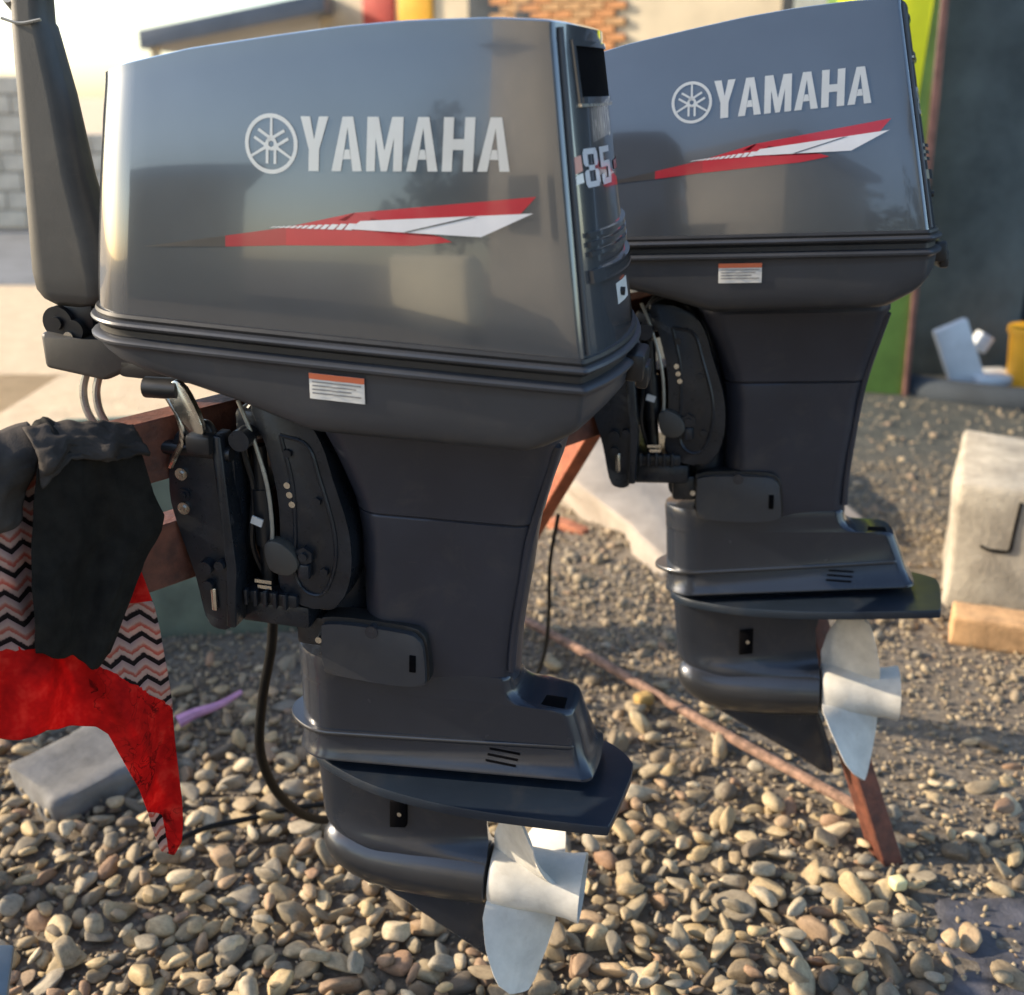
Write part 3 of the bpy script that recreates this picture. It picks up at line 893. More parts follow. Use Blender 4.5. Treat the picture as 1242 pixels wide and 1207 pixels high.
    wi = obj('water_inlet', bm, 'void', case)
    bm = bmesh.new()
    add_cyl(bm, (0.113, -0.031, 0.283), (0.113, -0.0352, 0.283), 0.0035)
    obj('inlet_screw', bm, 'steel', wi)
    # side cover of the lower mount
    cov = smooth_poly([(0.016, 0.606), (0.020, 0.615), (0.06, 0.6195), (0.135, 0.6185), (0.152, 0.612), (0.160, 0.598), (0.164, 0.552), (0.158, 0.541), (0.115, 0.535), (0.03, 0.538), (0.018, 0.546), (0.015, 0.57)], 3)
    ccx, ccw = 0.09, 0.577
    cov2 = [(ccx + (a - ccx) * 1.045, ccw + 0.003 + (b - ccw) * 1.08) for a, b in cov]
    mc = obj('mount_cover', prism(cov, 0.04, 0.081, 0.003), 'paint_low', R)
    obj('cover_shadow', prism(cov2, 0.04, 0.0715, 0.003), 'rubber', mc)  # black backing put in for the shadow round the cover
    bm = bmesh.new()
    add_box(bm, (0.146, -0.0815, 0.574), (0.009, 0.003, 0.026), bevel=0.001)
    add_cyl(bm, (0.146, -0.081, 0.578), (0.146, -0.0845, 0.578), 0.003, n=10)
    obj('cover_bolt', bm, 'void', mc)
    bm = bmesh.new()
    add_cyl(bm, (0.088, -0.060, 0.6145), (0.088, -0.0835, 0.6145), 0.009, n=18)
    obj('cover_boss', bm, 'case_paint', mc)
    # lower yoke in front of the cover
    bm = bmesh.new()
    add_cyl(bm, (-0.012, -0.044, 0.592), (-0.012, 0.044, 0.592), 0.026, n=24)
    add_box(bm, (-0.008, -0.052, 0.590), (0.044, 0.018, 0.046), bevel=0.006)
    add_box(bm, (-0.008, 0.052, 0.590), (0.044, 0.018, 0.046), bevel=0.006)
    obj('lower_yoke', bm, 'bracket', R)
    bm = bmesh.new()
    add_cyl(bm, (0.008, -0.055, 0.585), (0.008, -0.074, 0.585), 0.005, n=10)
    obj('yoke_bolt', bm, 'steel', R)

    # --- propeller
    PR = empty('propeller')
    PR.parent = R
    HC = (0.0, 0.178)
    prof = [(0.253, 0.030), (0.2535, 0.045), (0.262, 0.0485), (0.30, 0.0475), (0.345, 0.046), (0.372, 0.0475), (0.390, 0.0515), (0.3935, 0.0520), (0.3935, 0.0495), (0.36, 0.0445), (0.32, 0.042), (0.32, 0.020)]
    obj('hub', lathe_u(prof, HC, 44), 'prop', PR, sharp=40)
    obj('hub_core', lathe_u([(0.32, 0.022), (0.360, 0.020), (0.362, 0.014), (0.378, 0.013), (0.380, 0.004)], HC, 20), 'black', PR)
    for bi, th in enumerate((BLADES[0], BLADES[1], BLADES[2])):
        bm = bmesh.new()
        nr, nc = 12, 12
        R0, R1 = 0.040, 0.168
        rings_ = []
        def bp(ri, si, side):
            q = ri / nr
            r_ = R0 + (R1 - R0) * q
            c = interp([0, .25, .55, .8, .93, 1.0], [0.068, 0.072, 0.067, 0.054, 0.042, 0.024], q)
            s = -1 + 2 * si / nc
            cshift = (0.072 - c) * 0.55
            beta = math.atan(0.85 / (2 * PI * r_))
            skew = 0.10 * q * q
            ang = math.radians(th) + (s * c * math.cos(beta)) / r_ * 1.0 + skew
            u = 0.304 + (s * c + cshift) * math.sin(beta) * 0.80
            tk = (0.0042 * (1 - q) + 0.0016) * (1 - s ** 4) + 0.0005
            u += side * tk * math.cos(beta)
            ang -= side * tk * math.sin(beta) / r_
            return (u, -(HC[0] + r_ * math.sin(ang)), HC[1] + r_ * math.cos(ang))
        A = [[bm.verts.new(bp(i, j, 1)) for j in range(nc + 1)] for i in range(nr + 1)]
        B = [[bm.verts.new(bp(i, j, -1)) for j in range(nc + 1)] for i in range(nr + 1)]
        for G_ in (A, B):
            for i in range(nr):
                for j in range(nc):
                    bm.faces.new((G_[i][j], G_[i + 1][j], G_[i + 1][j + 1], G_[i][j + 1]))
        for i in range(nr):
            bm.faces.new((A[i][0], A[i + 1][0], B[i + 1][0], B[i][0]))
            bm.faces.new((A[i][nc], A[i + 1][nc], B[i + 1][nc], B[i][nc]))
        for j in range(nc):
            bm.faces.new((A[nr][j], A[nr][j + 1], B[nr][j + 1], B[nr][j]))
        obj('blade', bm, 'prop', PR, sharp=60)

    # --- transom bracket
    cl = empty('clamp_bracket')
    cl.parent = R
    plate_poly = smooth_poly([(-0.128, 0.900), (-0.150, 0.892), (-0.170, 0.866), (-0.178, 0.80), (-0.170, 0.752), (-0.150, 0.682), (-0.139, 0.621), (-0.128, 0.604), (-0.104, 0.606),
                              (-0.100, 0.64), (-0.094, 0.70), (-0.100, 0.783), (-0.106, 0.86), (-0.114, 0.892)], 3)
    for sg in (1, -1):
        v0, v1 = (0.098, 0.112) if sg > 0 else (-0.112, -0.098)
        obj('clamp_plate', prism(plate_poly, v0, v1, 0.004), 'bracket', cl)
        bm = prism([(-0.112, 0.885), (-0.098, 0.885), (-0.086, 0.70), (-0.092, 0.612), (-0.106, 0.612), (-0.100, 0.70)], sg * 0.085, sg * 0.120, 0.003)
        obj('clamp_rib', bm, 'bracket', cl)
        for (u, w) in ((-0.158, 0.826), (-0.157, 0.797), (-0.158, 0.778)):
            bm = bmesh.new()
            add_cyl(bm, (u, -sg * 0.110, w), (u, -sg * 0.1155, w), 0.0085, n=18)
            add_cyl(bm, (u, -sg * 0.112, w), (u, -sg * 0.118, w), 0.0045, n=6)
            obj('bolt', bm, 'steel' if w != 0.797 else 'bracket', cl)
        bm = bmesh.new()
        add_cyl(bm, (-0.128, -sg * 0.105, 0.70), (-0.128, -sg * 0.128, 0.70), 0.010, n=18)
        add_cyl(bm, (-0.128, -sg * 0.105, 0.672), (-0.128, -sg * 0.122, 0.672), 0.007, n=14)
        add_cyl(bm, (-0.108, -sg * 0.115, 0.705), (-0.108, -sg * 0.126, 0.705), 0.007, n=14)
        obj('pivot_boss', bm, 'bracket', cl)
        bm = bmesh.new()
        add_box(bm, (-0.122, -sg * 0.116, 0.651), (0.008, 0.006, 0.034), bevel=0.002)
        obj('anode_strip', bm, 'steel', cl)
    bm = bmesh.new()
    add_box(bm, (-0.100, 0, 0.745), (0.016, 0.19, 0.26), bevel=0.004)
    obj('thrust_plate', bm, 'bracket', cl)
    bm = bmesh.new()
    add_cyl(bm, (-0.075, -0.115, 0.880), (-0.075, 0.115, 0.880), 0.014)
    add_box(bm, (-0.06, 0, 0.895), (0.07, 0.17, 0.035), bevel=0.008)
    obj('tilt_tube', bm, 'bracket', cl)
    bm = bmesh.new()
    add_box(bm, (-0.052, 0, 0.622), (0.105, 0.17, 0.036), bevel=0.008)
    add_box(bm, (-0.058, 0, 0.650), (0.09, 0.19, 0.020), bevel=0.004)
    obj('lower_crossmember', bm, 'bracket', cl)
    for i in range(6):
        bm = bmesh.new()
        add_box(bm, (-0.098 + 0.014 * i, -0.098, 0.652), (0.006, 0.010, 0.024), bevel=0.002)
        obj('crossmember_rib', bm, 'bracket', cl)
    bm = bmesh.new()
    add_cyl(bm, (-0.062, -0.070, 0.655), (-0.070, -0.065, 0.86), 0.010, n=16)
    add_cyl(bm, (-0.064, -0.068, 0.72), (-0.069, -0.066, 0.80), 0.014, n=16)
    obj('tilt_strut', bm, 'black', cl)
    bm = bmesh.new()
    add_box(bm, (-0.066, -0.092, 0.762), (0.016, 0.003, 0.011), rot=Matrix.Rotation(0.3, 3, 'Y'))
    obj('paper_tag', bm, 'sticker', cl)
    bm = bmesh.new()
    add_box(bm, (-0.060, -0.094, 0.676), (0.024, 0.004, 0.005))
    add_box(bm, (-0.058, -0.094, 0.668), (0.020, 0.004, 0.005))
    obj('bracket_clip', bm, 'steel', cl)
    # swivel bracket body
    sw = smooth_poly([(-0.070, 0.925), (-0.052, 0.872), (-0.038, 0.806), (-0.036, 0.748), (-0.040, 0.700), (-0.042, 0.668), (-0.022, 0.648), (0.022, 0.640), (0.045, 0.652), (0.062, 0.70), (0.060, 0.762), (0.040, 0.83), (0.024, 0.881), (-0.005, 0.915)], 3)
    sb = obj('swivel_bracket', prism(sw, -0.074, 0.088, 0.010, seg=3), 'bracket', R)
    bm = bmesh.new()
    add_tube(bm, [(-0.082, -0.096, 0.928), (-0.064, -0.0965, 0.880), (-0.048, -0.0965, 0.82), (-0.043, -0.0965, 0.76), (-0.046, -0.0965, 0.725)], 0.0028, 8)
    obj('shift_rod', bm, 'tube', sb)
    hexp = smooth_poly([(-0.052, 0.735), (-0.034, 0.742), (-0.012, 0.728), (-0.006, 0.708), (-0.020, 0.694), (-0.046, 0.700)], 3)
    obj('tilt_knob', prism(hexp, 0.084, 0.106, 0.004), 'tiller', sb)
    bm = bmesh.new()
    add_cyl(bm, (0.0, -0.086, 0.722), (0.0, -0.098, 0.722), 0.013, n=6)
    add_cyl(bm, (0.0, -0.086, 0.722), (0.0, -0.102, 0.722), 0.006, n=12)
    add_box(bm, (0.0, -0.094, 0.70), (0.016, 0.014, 0.022), bevel=0.003)
    obj('tilt_bolt', bm, 'bracket', sb)
    for k in range(3):
        bm = bmesh.new()
        add_cyl(bm, (-0.022 + 0.003 * k, -0.087, 0.818 - 0.013 * k), (-0.022 + 0.003 * k, -0.0925, 0.818 - 0.013 * k), 0.0045, n=12)
        obj('bracket_screw', bm, 'steel', sb)
    for k, (y_, m_) in enumerate(((-0.060, 'black'), (-0.030, 'hose'), (0.04, 'black'))):
        bm = bmesh.new()
        add_tube(bm, [(-0.02 - 0.02 * k, y_, 0.95), (-0.075, y_ - 0.012, 0.915), (-0.088, y_ - 0.016, 0.86), (-0.078, y_ - 0.012, 0.80), (-0.085, y_ - 0.010, 0.72), (-0.07, y_, 0.66)], 0.0045 + 0.001 * k, 8)
        obj('control_cable', bm, m_, cl)
    bm = bmesh.new()
    add_tube(bm, [(p[0] , -0.0885, p[1]) for p in [(-0.030, 0.885), (-0.016, 0.82), (-0.014, 0.75), (-0.016, 0.69), (0.0, 0.665), (0.024, 0.668), (0.040, 0.71), (0.040, 0.76), (0.022, 0.83), (0.006, 0.875), (-0.030, 0.885)]], 0.0028, 8)
    obj('bracket_rib', bm, 'bracket', sb)
    for (u, w) in ((-0.02, 0.862), (0.026, 0.70), (0.018, 0.80)):
        bm = bmesh.new()
        add_cyl(bm, (u, -0.084, w), (u, -0.0935, w), 0.006, n=6)
        obj('bracket_bolt', bm, 'bracket', sb)
    # transom clamp screws with folding handles
    for sg in (1, -1):
        y = -sg * 0.105
        ch = empty('clamp_handle')
        ch.parent = cl
        bm = bmesh.new()
        add_cyl(bm, (-0.190, y - sg * .0, 0.858), (-0.09, y, 0.858), 0.010, n=16)
        obj('clamp_screw', bm, 'black', ch)
        hp = smooth_poly([(-0.158, 0.950), (-0.148, 0.955), (-0.134, 0.938), (-0.118, 0.900), (-0.120, 0.884), (-0.136, 0.886), (-0.150, 0.908), (-0.162, 0.935)], 3)
        obj('handle_arm', prism(hp, sg * 0.116, sg * 0.126, 0.003), 'steel', ch)
        bm = bmesh.new()
        add_cyl(bm, (-0.196, y - sg * .012, 0.940), (-0.150, y - sg * .012, 0.942), 0.0135, n=20)
        obj('handle_knob', bm, 'black', ch)
        bm = bmesh.new()
        add_tube(bm, [(-0.165, y - sg * .016, 0.93), (-0.150, y - sg * .018, 0.905), (-0.148, y - sg * .018, 0.878), (-0.163, y - sg * .014, 0.850), (-0.172, y - sg * .01, 0.835)], 0.004, 8)
        obj('handle_wire', bm, 'steel', ch)
        bm = bmesh.new()
        add_box(bm, (-0.124, y - sg * .012, 0.874), (0.034, 0.03, 0.026), bevel=0.005)
        obj('handle_boss', bm, 'black', ch)
    if full:
        tl = empty('tiller_arm')
        tl.parent = R
        rings = []
        for w, uf, ur, h in ((1.50, -0.405, -0.352, 0.020), (1.388, -0.398, -0.351, 0.021), (1.362, -0.399, -0.352, 0.022), (1.358, -0.400, -0.349, 0.022), (1.28, -0.402, -0.333, 0.026), (1.18, -0.405, -0.319, 0.030), (1.10, -0.407, -0.300, 0.034), (1.055, -0.408, -0.291, 0.036), (1.032, -0.405, -0.290, 0.036), (1.020, -0.396, -0.298, 0.034), (1.012, -0.382, -0.322, 0.026)):
            rings.append([(u, -v, w) for u, v in outline(uf, ur, h, h, h * .75, h * .75)])
        obj('tiller_handle', loft(rings), 'tiller', tl, sharp=50)
        bm = bmesh.new()
        add_tube(bm, [(-0.404, -0.024, 1.365), (-0.378, -0.026, 1.36), (-0.35, -0.024, 1.365)], 0.002, 6)
        add_cyl(bm, (-0.3975, -0.0, 1.38), (-0.3985, -0.012, 1.39), 0.009)
        obj('grip_collar', bm, 'tube', tl)
        bm = bmesh.new()
        add_cyl(bm, (-0.368, -0.034, 0.990), (-0.368, 0.034, 0.990), 0.022, n=24)
        add_cyl(bm, (-0.368, -0.040, 0.990), (-0.368, 0.040, 0.990), 0.009, n=12)
        add_cyl(bm, (-0.344, -0.036, 0.982), (-0.344, 0.036, 0.982), 0.014, n=20)
        add_box(bm, (-0.345, 0, 1.0), (0.05, 0.05, 0.04), bevel=0.008)
        obj('tiller_pivot', bm, 'black', tl)
        bm = bmesh.new()
        add_cyl(bm, (-0.350, -0.037, 0.9735), (-0.350, -0.0405, 0.9735), 0.007, n=14)
        obj('pivot_bolt', bm, 'steel', tl)
        bx = prism([(-0.390, 0.978), (-0.300, 0.968), (-0.262, 0.985), (-0.245, 0.945), (-0.300, 0.918), (-0.388, 0.928)], -0.045, 0.045, 0.007, seg=3)
        obj('steering_friction_box', bx, 'tiller', tl)
        for k, du in enumerate((0.0, 0.020)):
            bm = bmesh.new()
            add_tube(bm, [(-0.345 + du, -0.01, 0.925), (-0.352 + du, -0.016, 0.893), (-0.345 + du, -0.02, 0.860), (-0.326 + du, -0.012, 0.83), (-0.30 + du, 0.02, 0.80)], 0.0055, 10)
            obj('control_tube', bm, 'tube', tl)
        bm = bmesh.new()
        add_box(bm, (-0.20, -0.02, 0.94), (0.16, 0.05, 0.03), bevel=0.008)
        obj('steering_arm', bm, 'black', tl)
    return R

BLADES = (24, 146, 268)
def pose(o, yaw, tilt, roll, t):
    cy, sy = math.cos(yaw), math.sin(yaw)
    B = Matrix(((cy, -sy, 0), (-sy, -cy, 0), (0, 0, 1)))
    ct, st = math.cos(tilt), math.sin(tilt)
    T = Matrix(((ct, 0, st), (0, 1, 0), (-st, 0, ct)))
    cr, sr = math.cos(roll), math.sin(roll)
    L = Matrix(((1, 0, 0), (0, cr, -sr), (0, sr, cr)))
    Rm = B @ T @ L @ Matrix.Diagonal((1, -1, 1))
    o.matrix_world = Matrix.Translation(t) @ Rm.to_4x4()
    return o

motor = build_motor(True)
pose(motor, 0.20895, 0.04418, -0.01527, (-0.2841, 1.4401, 0.1080))
tag(motor, 'nearer grey outboard motor with silver lettering, its rear marked 85 and its tiller upright', 'outboard motor', 'outboard motors hung on the timber rack')

def copy_tree(o, parent=None, skip=('tiller_arm',)):
    c = o.copy()
    COL.objects.link(c)
    if parent is not None:
        c.parent = parent
    for ch in list(o.children):
        if ch.name.split('.')[0] in skip: continue
        copy_tree(ch, c, skip)
    return c
m2 = copy_tree(motor)
pose(m2, 0.19108, -0.04735, 0.07090, (0.3519, 1.8810, 0.1370))
m2['label'] = 'farther grey outboard motor behind, its cowling beside the lime and green pillar'
# the second propeller stands at another angle
for ch in m2.children:
    if ch.name.startswith('propeller'):
        ang = math.radians(6 - 24)
        # rotate about the shaft (local x through z = 0.178); +v is -y
        Rt = Matrix.Translation((0, 0, 0.178)) @ Matrix.Rotation(ang, 4, 'X') @ Matrix.Translation((0, 0, -0.178))
        ch.matrix_basis = Rt
bpy.context.view_layer.update()

# ------------------------------------------------------------------ ground and pebbles
def gh(x, y):
    """height of the ground"""
    h = 0.010 * noise.noise(Vector((x * 1.7, y * 1.7, 0))) + 0.004 * noise.noise(Vector((x * 7, y * 7, 3)))
    # mound of spoil between and behind the motors
    d = math.hypot((x - 0.62) / 0.55, (y - 3.35) / 0.55)
    h += 0.10 * math.exp(-d * d * 1.3)
    return h if y < 8 else 0.0

def fines(x, y):
    """depth of the fine soil that fills in between the stones away from the pebble bank"""
    lo = 1 / (1 + math.exp(-((y - (2.02 - 0.25 * x)) * 5))) + 1 / (1 + math.exp(-(x - 0.62) * 7))
    return 0.013 * min(1, lo)

bm = bmesh.new()
nx, ny = 110, 110
x0, x1, y0, y1 = -2.4, 2.4, 0.9, 5.7
vs = [[bm.verts.new((x0 + (x1 - x0) * i / nx, y0 + (y1 - y0) * j / ny, 0)) for i in range(nx + 1)] for j in range(ny + 1)]
for r_ in vs:
    for v in r_:
        e = min(1, 4 * min(v.co.x - x0, x1 - v.co.x, v.co.y - y0, y1 - v.co.y))
        v.co.z = (gh(v.co.x, v.co.y) - 0.012 + fines(v.co.x, v.co.y) + 0.003 * noise.noise(Vector((v.co.x * 22, v.co.y * 22, 7)))) * max(0, e)
for j in range(ny):
    for i in range(nx):
        bm.faces.new((vs[j][i], vs[j][i + 1], vs[j + 1][i + 1], vs[j + 1][i]))
# skirt reaching the horizon
def quad(a, b, c, d): bm.faces.new([bm.verts.new(p) for p in (a, b, c, d)])
B_ = 500
quad((-B_, -B_, 0), (B_, -B_, 0), (B_, y0, 0), (-B_, y0, 0))
quad((-B_, y1, 0), (B_, y1, 0), (B_, B_, 0), (-B_, B_, 0))
quad((-B_, y0, 0), (x0, y0, 0), (x0, y1, 0), (-B_, y1, 0))
quad((x1, y0, 0), (B_, y0, 0), (B_, y1, 0), (x1, y1, 0))
bmesh.ops.remove_doubles(bm, verts=bm.verts, dist=1e-5)
ground = obj('ground', bm, 'ground', None, sharp=180)
tag(ground, 'stony ground, sandy on the far left and dark on the far right', kind='structure')

def ico(sub):
    b = bmesh.new()
    bmesh.ops.create_icosphere(b, subdivisions=sub, radius=1.0)
    b.verts.ensure_lookup_table()
    V = np.array([v.co[:] for v in b.verts])
    F = np.array([[v.index for v in f.verts] for f in b.faces])
    b.free()
    return V, F

def pebble_shape(V, seed, amp=0.23):
    r_ = random.Random(seed)
    off = Vector((r_.uniform(-50, 50), r_.uniform(-50, 50), r_.uniform(-50, 50)))
    out = []
    clips = []
    for _ in range(r_.randint(3, 7)):
        n_ = Vector((r_.gauss(0, 1), r_.gauss(0, 1), r_.gauss(0, 1))).normalized()
        clips.append((n_, r_.uniform(0.62, 0.9) if r_.random() < 0.65 else r_.uniform(0.42, 0.6)))
    ex = r_.uniform(0.75, 1.0)
    for p in V:
        q = Vector(p)
        d = 1 + amp * 1.6 * noise.noise(q * 0.9 + off) + amp * 0.5 * noise.noise(q * 2.3 + off)
        q = q * d
        q = Vector((math.copysign(abs(q.x) ** ex, q.x), math.copysign(abs(q.y) ** ex, q.y), math.copysign(abs(q.z) ** ex, q.z)))
        for n_, d_ in clips:
            k_ = q.dot(n_) - d_
            if k_ > 0: q = q - n_ * k_ * 0.88
        out.append(q[:])
    return np.array(out)

class Grid:
    def __init__(s, c): s.c = c; s.d = {}
    def ok(s, x, y, r):
        R_ = int(math.ceil((r + 0.04) / s.c))
        ix, iy = int(x // s.c), int(y // s.c)
        for a in range(ix - R_, ix + R_ + 1):
            for b in range(iy - R_, iy + R_ + 1):
                for (px, py, pr) in s.d.get((a, b), ()):
                    if (px - x) ** 2 + (py - y) ** 2 < (pr + r) ** 2: return False
        return True
    def add(s, x, y, r): s.d.setdefault((int(x // s.c), int(y // s.c)), []).append((x, y, r))

def density(x, y):
    """how many coarse pebbles lie here: most at the near left, fine gravel to the right and back"""
    f = 1.0
    f *= 1 / (1 + math.exp((y - (2.02 - 0.25 * x)) * 7))
    f *= 1 / (1 + math.exp((x - 0.62) * 7)) * 0.85 + 0.15
    return f

patch_c = (0.93, 1.44)
def on_patch(x, y):
    n_ = 0.06 * noise.noise(Vector((x * 6, y * 6, 9)))
    return x > 0.70 + n_ + (y - 1.41) * 0.30 and y < 1.66 + n_

stones = []   # (x, y, z, a, b, c, rot)
grid = Grid(0.03)
rp = random.Random(11)
def throw(n, rlo, rhi, power, pack, coarse, ymax, layer=0.0):
    for _ in range(n):
        y = 1.25 + (ymax - 1.25) * rp.random() ** power
        half = 0.50 * y + 0.22
        x = rp.uniform(-half, half)
        r_ = rp.uniform(rlo, rhi)
        if coarse and rp.random() > density(x, y): continue
        if on_patch(x, y) and rp.random() > 0.06: continue
        if not coarse:
            bare = noise.noise(Vector((x * 1.6, y * 1.6, 31))) + 0.6 * noise.noise(Vector((x * 5, y * 5, 32)))
            if bare > -0.05 and (x > 0.25 or y > 2.3) and rp.random() < 0.72: continue
        if not grid.ok(x, y, r_ * pack): continue
        grid.add(x, y, r_ * pack)
        stones.append((x, y, r_, layer))
throw(3000, 0.021, 0.034, 1.3, 0.84, True, 3.0)
throw(10000, 0.014, 0.022, 1.2, 0.80, True, 3.2)
throw(20000, 0.008, 0.014, 1.2, 0.80, True, 3.4)
throw(52000, 0.0045, 0.009, 1.0, 0.92, False, 4.2)
g1 = len(stones)
grid = Grid(0.03)
throw(4200, 0.013, 0.028, 1.2, 1.25, True, 2.6, 1.0)
throw(14000, 0.005, 0.008, 1.5, 1.2, False, 4.4, 0.0)

def world_rot(rr_, flat):
    a = rr_.uniform(0, 2 * PI)
    t1, t2 = rr_.gauss(0, flat), rr_.gauss(0, flat)
    return Matrix.Rotation(a, 3, 'Z') @ Matrix.Rotation(t1, 3, 'X') @ Matrix.Rotation(t2, 3, 'Y')

recs = []
for (x, y, r_, layer) in stones:
    el = rp.uniform(0.52, 0.95); fl = rp.uniform(0.36, 0.60)
    a, b_, c_ = r_ * rp.uniform(1.0, 1.32), r_ * el, r_ * fl
    z = gh(x, y) - 0.012 + fines(x, y) * (0.45 + 0.5 * (r_ < 0.011)) + c_ * rp.uniform(0.35, 0.9) + (0.020 * layer if layer else 0) + rp.uniform(0, 0.006)
    recs.append((x, y, z, a, b_, c_, world_rot(rp, 0.42 if layer == 0 else 0.3)))
V3, F3 = ico(3)
V2, F2 = ico(2)
V1, F1 = ico(1)
S3 = [pebble_shape(V3, s) for s in range(26)]
S2 = [pebble_shape(V2, s) for s in range(24)]
S1 = [pebble_shape(V1, s) for s in range(24)]
def hidden_by_motors(x, y):
    return False
order = sorted(range(len(recs)), key=lambda i: -recs[i][3] / math.hypot(recs[i][0], recs[i][1], 1.4 - recs[i][2]) if (abs(recs[i][0]) < 0.46 * recs[i][1] + 0.18 and recs[i][1] > 1.42) else 0)
single = order[:300]
sset = set(single)
meshes = []
for s in range(26):
    me = bpy.data.meshes.new('pebble')
    me.from_pydata([tuple(p) for p in S3[s]], [], F3.tolist())
    me.polygons.foreach_set('use_smooth', [True] * len(me.polygons))
    me.materials.append(M['pebble'])
    meshes.append(me)
for i in single:
    x, y, z, a, b_, c_, rt = recs[i]
    o = bpy.data.objects.new('pebble', meshes[rp.randrange(26)])
    COL.objects.link(o)
    o.parent = ground
    o.matrix_world = Matrix.Translation((x, y, z)) @ rt.to_4x4() @ Matrix.Diagonal((a, b_, c_, 1))
# materials use object coordinates: singles are unit spheres scaled down, so give them their own texture scale
mp_m = M['pebble']
for n_ in mp_m.node_tree.nodes:
    if n_.type == 'TEX_NOISE':
        n_.inputs['Scale'].default_value *= 0.026

def bulk(name, idx, S, F, parent, m, hard=False):
    vs_, fs_ = [], []
    base_ = 0
    for i in idx:
        x, y, z, a, b_, c_, rt = recs[i]
        sh = S[rp.randrange(len(S))]
        Rn = np.array(rt)
        P_ = (sh * np.array([a, b_, c_])) @ Rn.T + np.array([x, y, z])
        vs_.append(P_)
        fs_.append(F + base_)
        base_ += len(P_)
    V_ = np.concatenate(vs_).astype(np.float32)
    F_ = np.concatenate(fs_).astype(np.int32)
    me = bpy.data.meshes.new(name)
    me.vertices.add(len(V_)); me.vertices.foreach_set('co', V_.ravel())
    me.loops.add(F_.size); me.loops.foreach_set('vertex_index', F_.ravel())
    me.polygons.add(len(F_)); me.polygons.foreach_set('loop_start', np.arange(0, F_.size, 3, dtype=np.int32))
    me.polygons.foreach_set('use_smooth', [True] * len(F_))
    me.update(calc_edges=True)
    me.materials.append(M[m])
    o = bpy.data.objects.new(name, me)
    COL.objects.link(o)
    o.parent = parent
    o['kind'] = 'stuff'
    return o
rest = [i for i in range(len(recs)) if i not in sset]
big_ = [i for i in rest if recs[i][3] / recs[i][1] > 0.0078]
sml_ = [i for i in rest if recs[i][3] / recs[i][1] <= 0.0078]
print('stones', len(recs), len(big_), len(sml_))
# one part for all the rest: coarse ones with finer meshes, fine ones with coarse meshes, joined
ob1 = bulk('pebble_bed', big_, S2, F2, ground, 'pebbles')
ob2 = bulk('gravel', sml_, S1, F1, ground, 'gravel')

# ------------------------------------------------------------------ dark paving patch near right
bm = bmesh.new()
outl = []
for i in range(60):
    t = i / 60
    if t < 0.5:
        y = 1.20 + 0.46 * (t / 0.5); x = 0.70 + (y - 1.41) * 0.30
        x += 0.03 * noise.noise(Vector((y * 14, 0, 5)))
    else:
        x = 0.775 + 0.8 * ((t - 0.5) / 0.5); y = 1.66 + 0.03 * noise.noise(Vector((x * 14, 4, 5)))
    outl.append((x, y))
outl.append((1.6, 1.20))
n_ = 60
gv = {}
rows = 26
for j in range(rows + 1):
    for i in range(36):
        y = 1.20 + 0.46 * j / rows
        xl = 0.70 + (y - 1.41) * 0.30 + 0.03 * noise.noise(Vector((y * 14, 0, 5)))
        x = xl + (1.5 - xl) * i / 35
        yy = y + (0.02 * noise.noise(Vector((x * 14, 4, 5))) if j == rows else 0)
        z = 0.006 + 0.007 * noise.noise(Vector((x * 20, y * 20, 1))) + 0.003 * noise.noise(Vector((x * 60, y * 60, 1)))
        if i == 0 or j == rows: z = -0.02
        gv[(i, j)] = bm.verts.new((x, yy, z))
for j in range(rows):
    for i in range(35):
        bm.faces.new((gv[(i, j)], gv[(i + 1, j)], gv[(i + 1, j + 1)], gv[(i, j + 1)]))
tag(obj('pavement', bm, 'asphalt', None, sharp=180), 'dark bluish broken asphalt patch at the near right corner', kind='structure')

# ------------------------------------------------------------------ timber rack
def board(name, p0, p1, w, t, m, parent, up=(0, 0, 1), bev=0.002):
    p0, p1 = Vector(p0), Vector(p1)
    d = (p1 - p0)
    x = d.normalized()
    up = Vector(up)
    y = up.cross(x).normalized()
    z = x.cross(y)
    rot = Matrix((x, y, z)).transposed()
    b = bmesh.new()
    add_box(b, (p0 + p1) / 2, (d.length, t, w), rot, bev, 1)
    # saw marks and slight warp
    return obj(name, b, m, parent)
rack = empty('timber_rack', (0.0, 1.7, 0.0))
tag(rack, 'red-brown timber rack of two beams on splayed legs carrying both motors', 'rack')
PB = Vector((-0.377, 1.4125, 0))
D = Vector((0.7512, 0.660, 0))
NRM = Vector((0.660, -0.751, 0))
def onp(a, z, off=0.0):
    """point of the rack's vertical plane: a metres along, z up, off metres towards the camera"""
    p = PB + D * a + NRM * off
    return Vector((p.x, p.y, z))
def rbeam(z0a, z0b, w, off):
    a0, a1 = -0.42, 0.98
    return board('beam', onp(a0, z0a, off) - rack.location, onp(a1, z0b, off) - rack.location, w, 0.045, 'wood', rack)
b1 = rbeam(0.952, 1.030, 0.082, -0.0225)
b2_ = rbeam(0.806, 0.885, 0.088, -0.0225)
L_ = rack.location
board('leg', Vector((0.42, 2.12, 0.95)) - L_, Vector((0.742, 1.758, -0.03)) - L_, 0.055, 0.040, 'wood', rack, up=(0.3, -1, 0))
board('leg', Vector((0.185, 2.09, 0.86)) - L_, Vector((-0.17, 2.62, -0.02)) - L_, 0.085, 0.035, 'wood_orange', rack, up=(0.5, -1, 0)).__setitem__('label', 'bright rust-orange leg')
board('leg', onp(-0.36, 0.95, -0.07) - L_, Vector((-1.10, 1.72, -0.02)) - L_, 0.06, 0.04, 'wood', rack, up=(0.5, -1, 0))

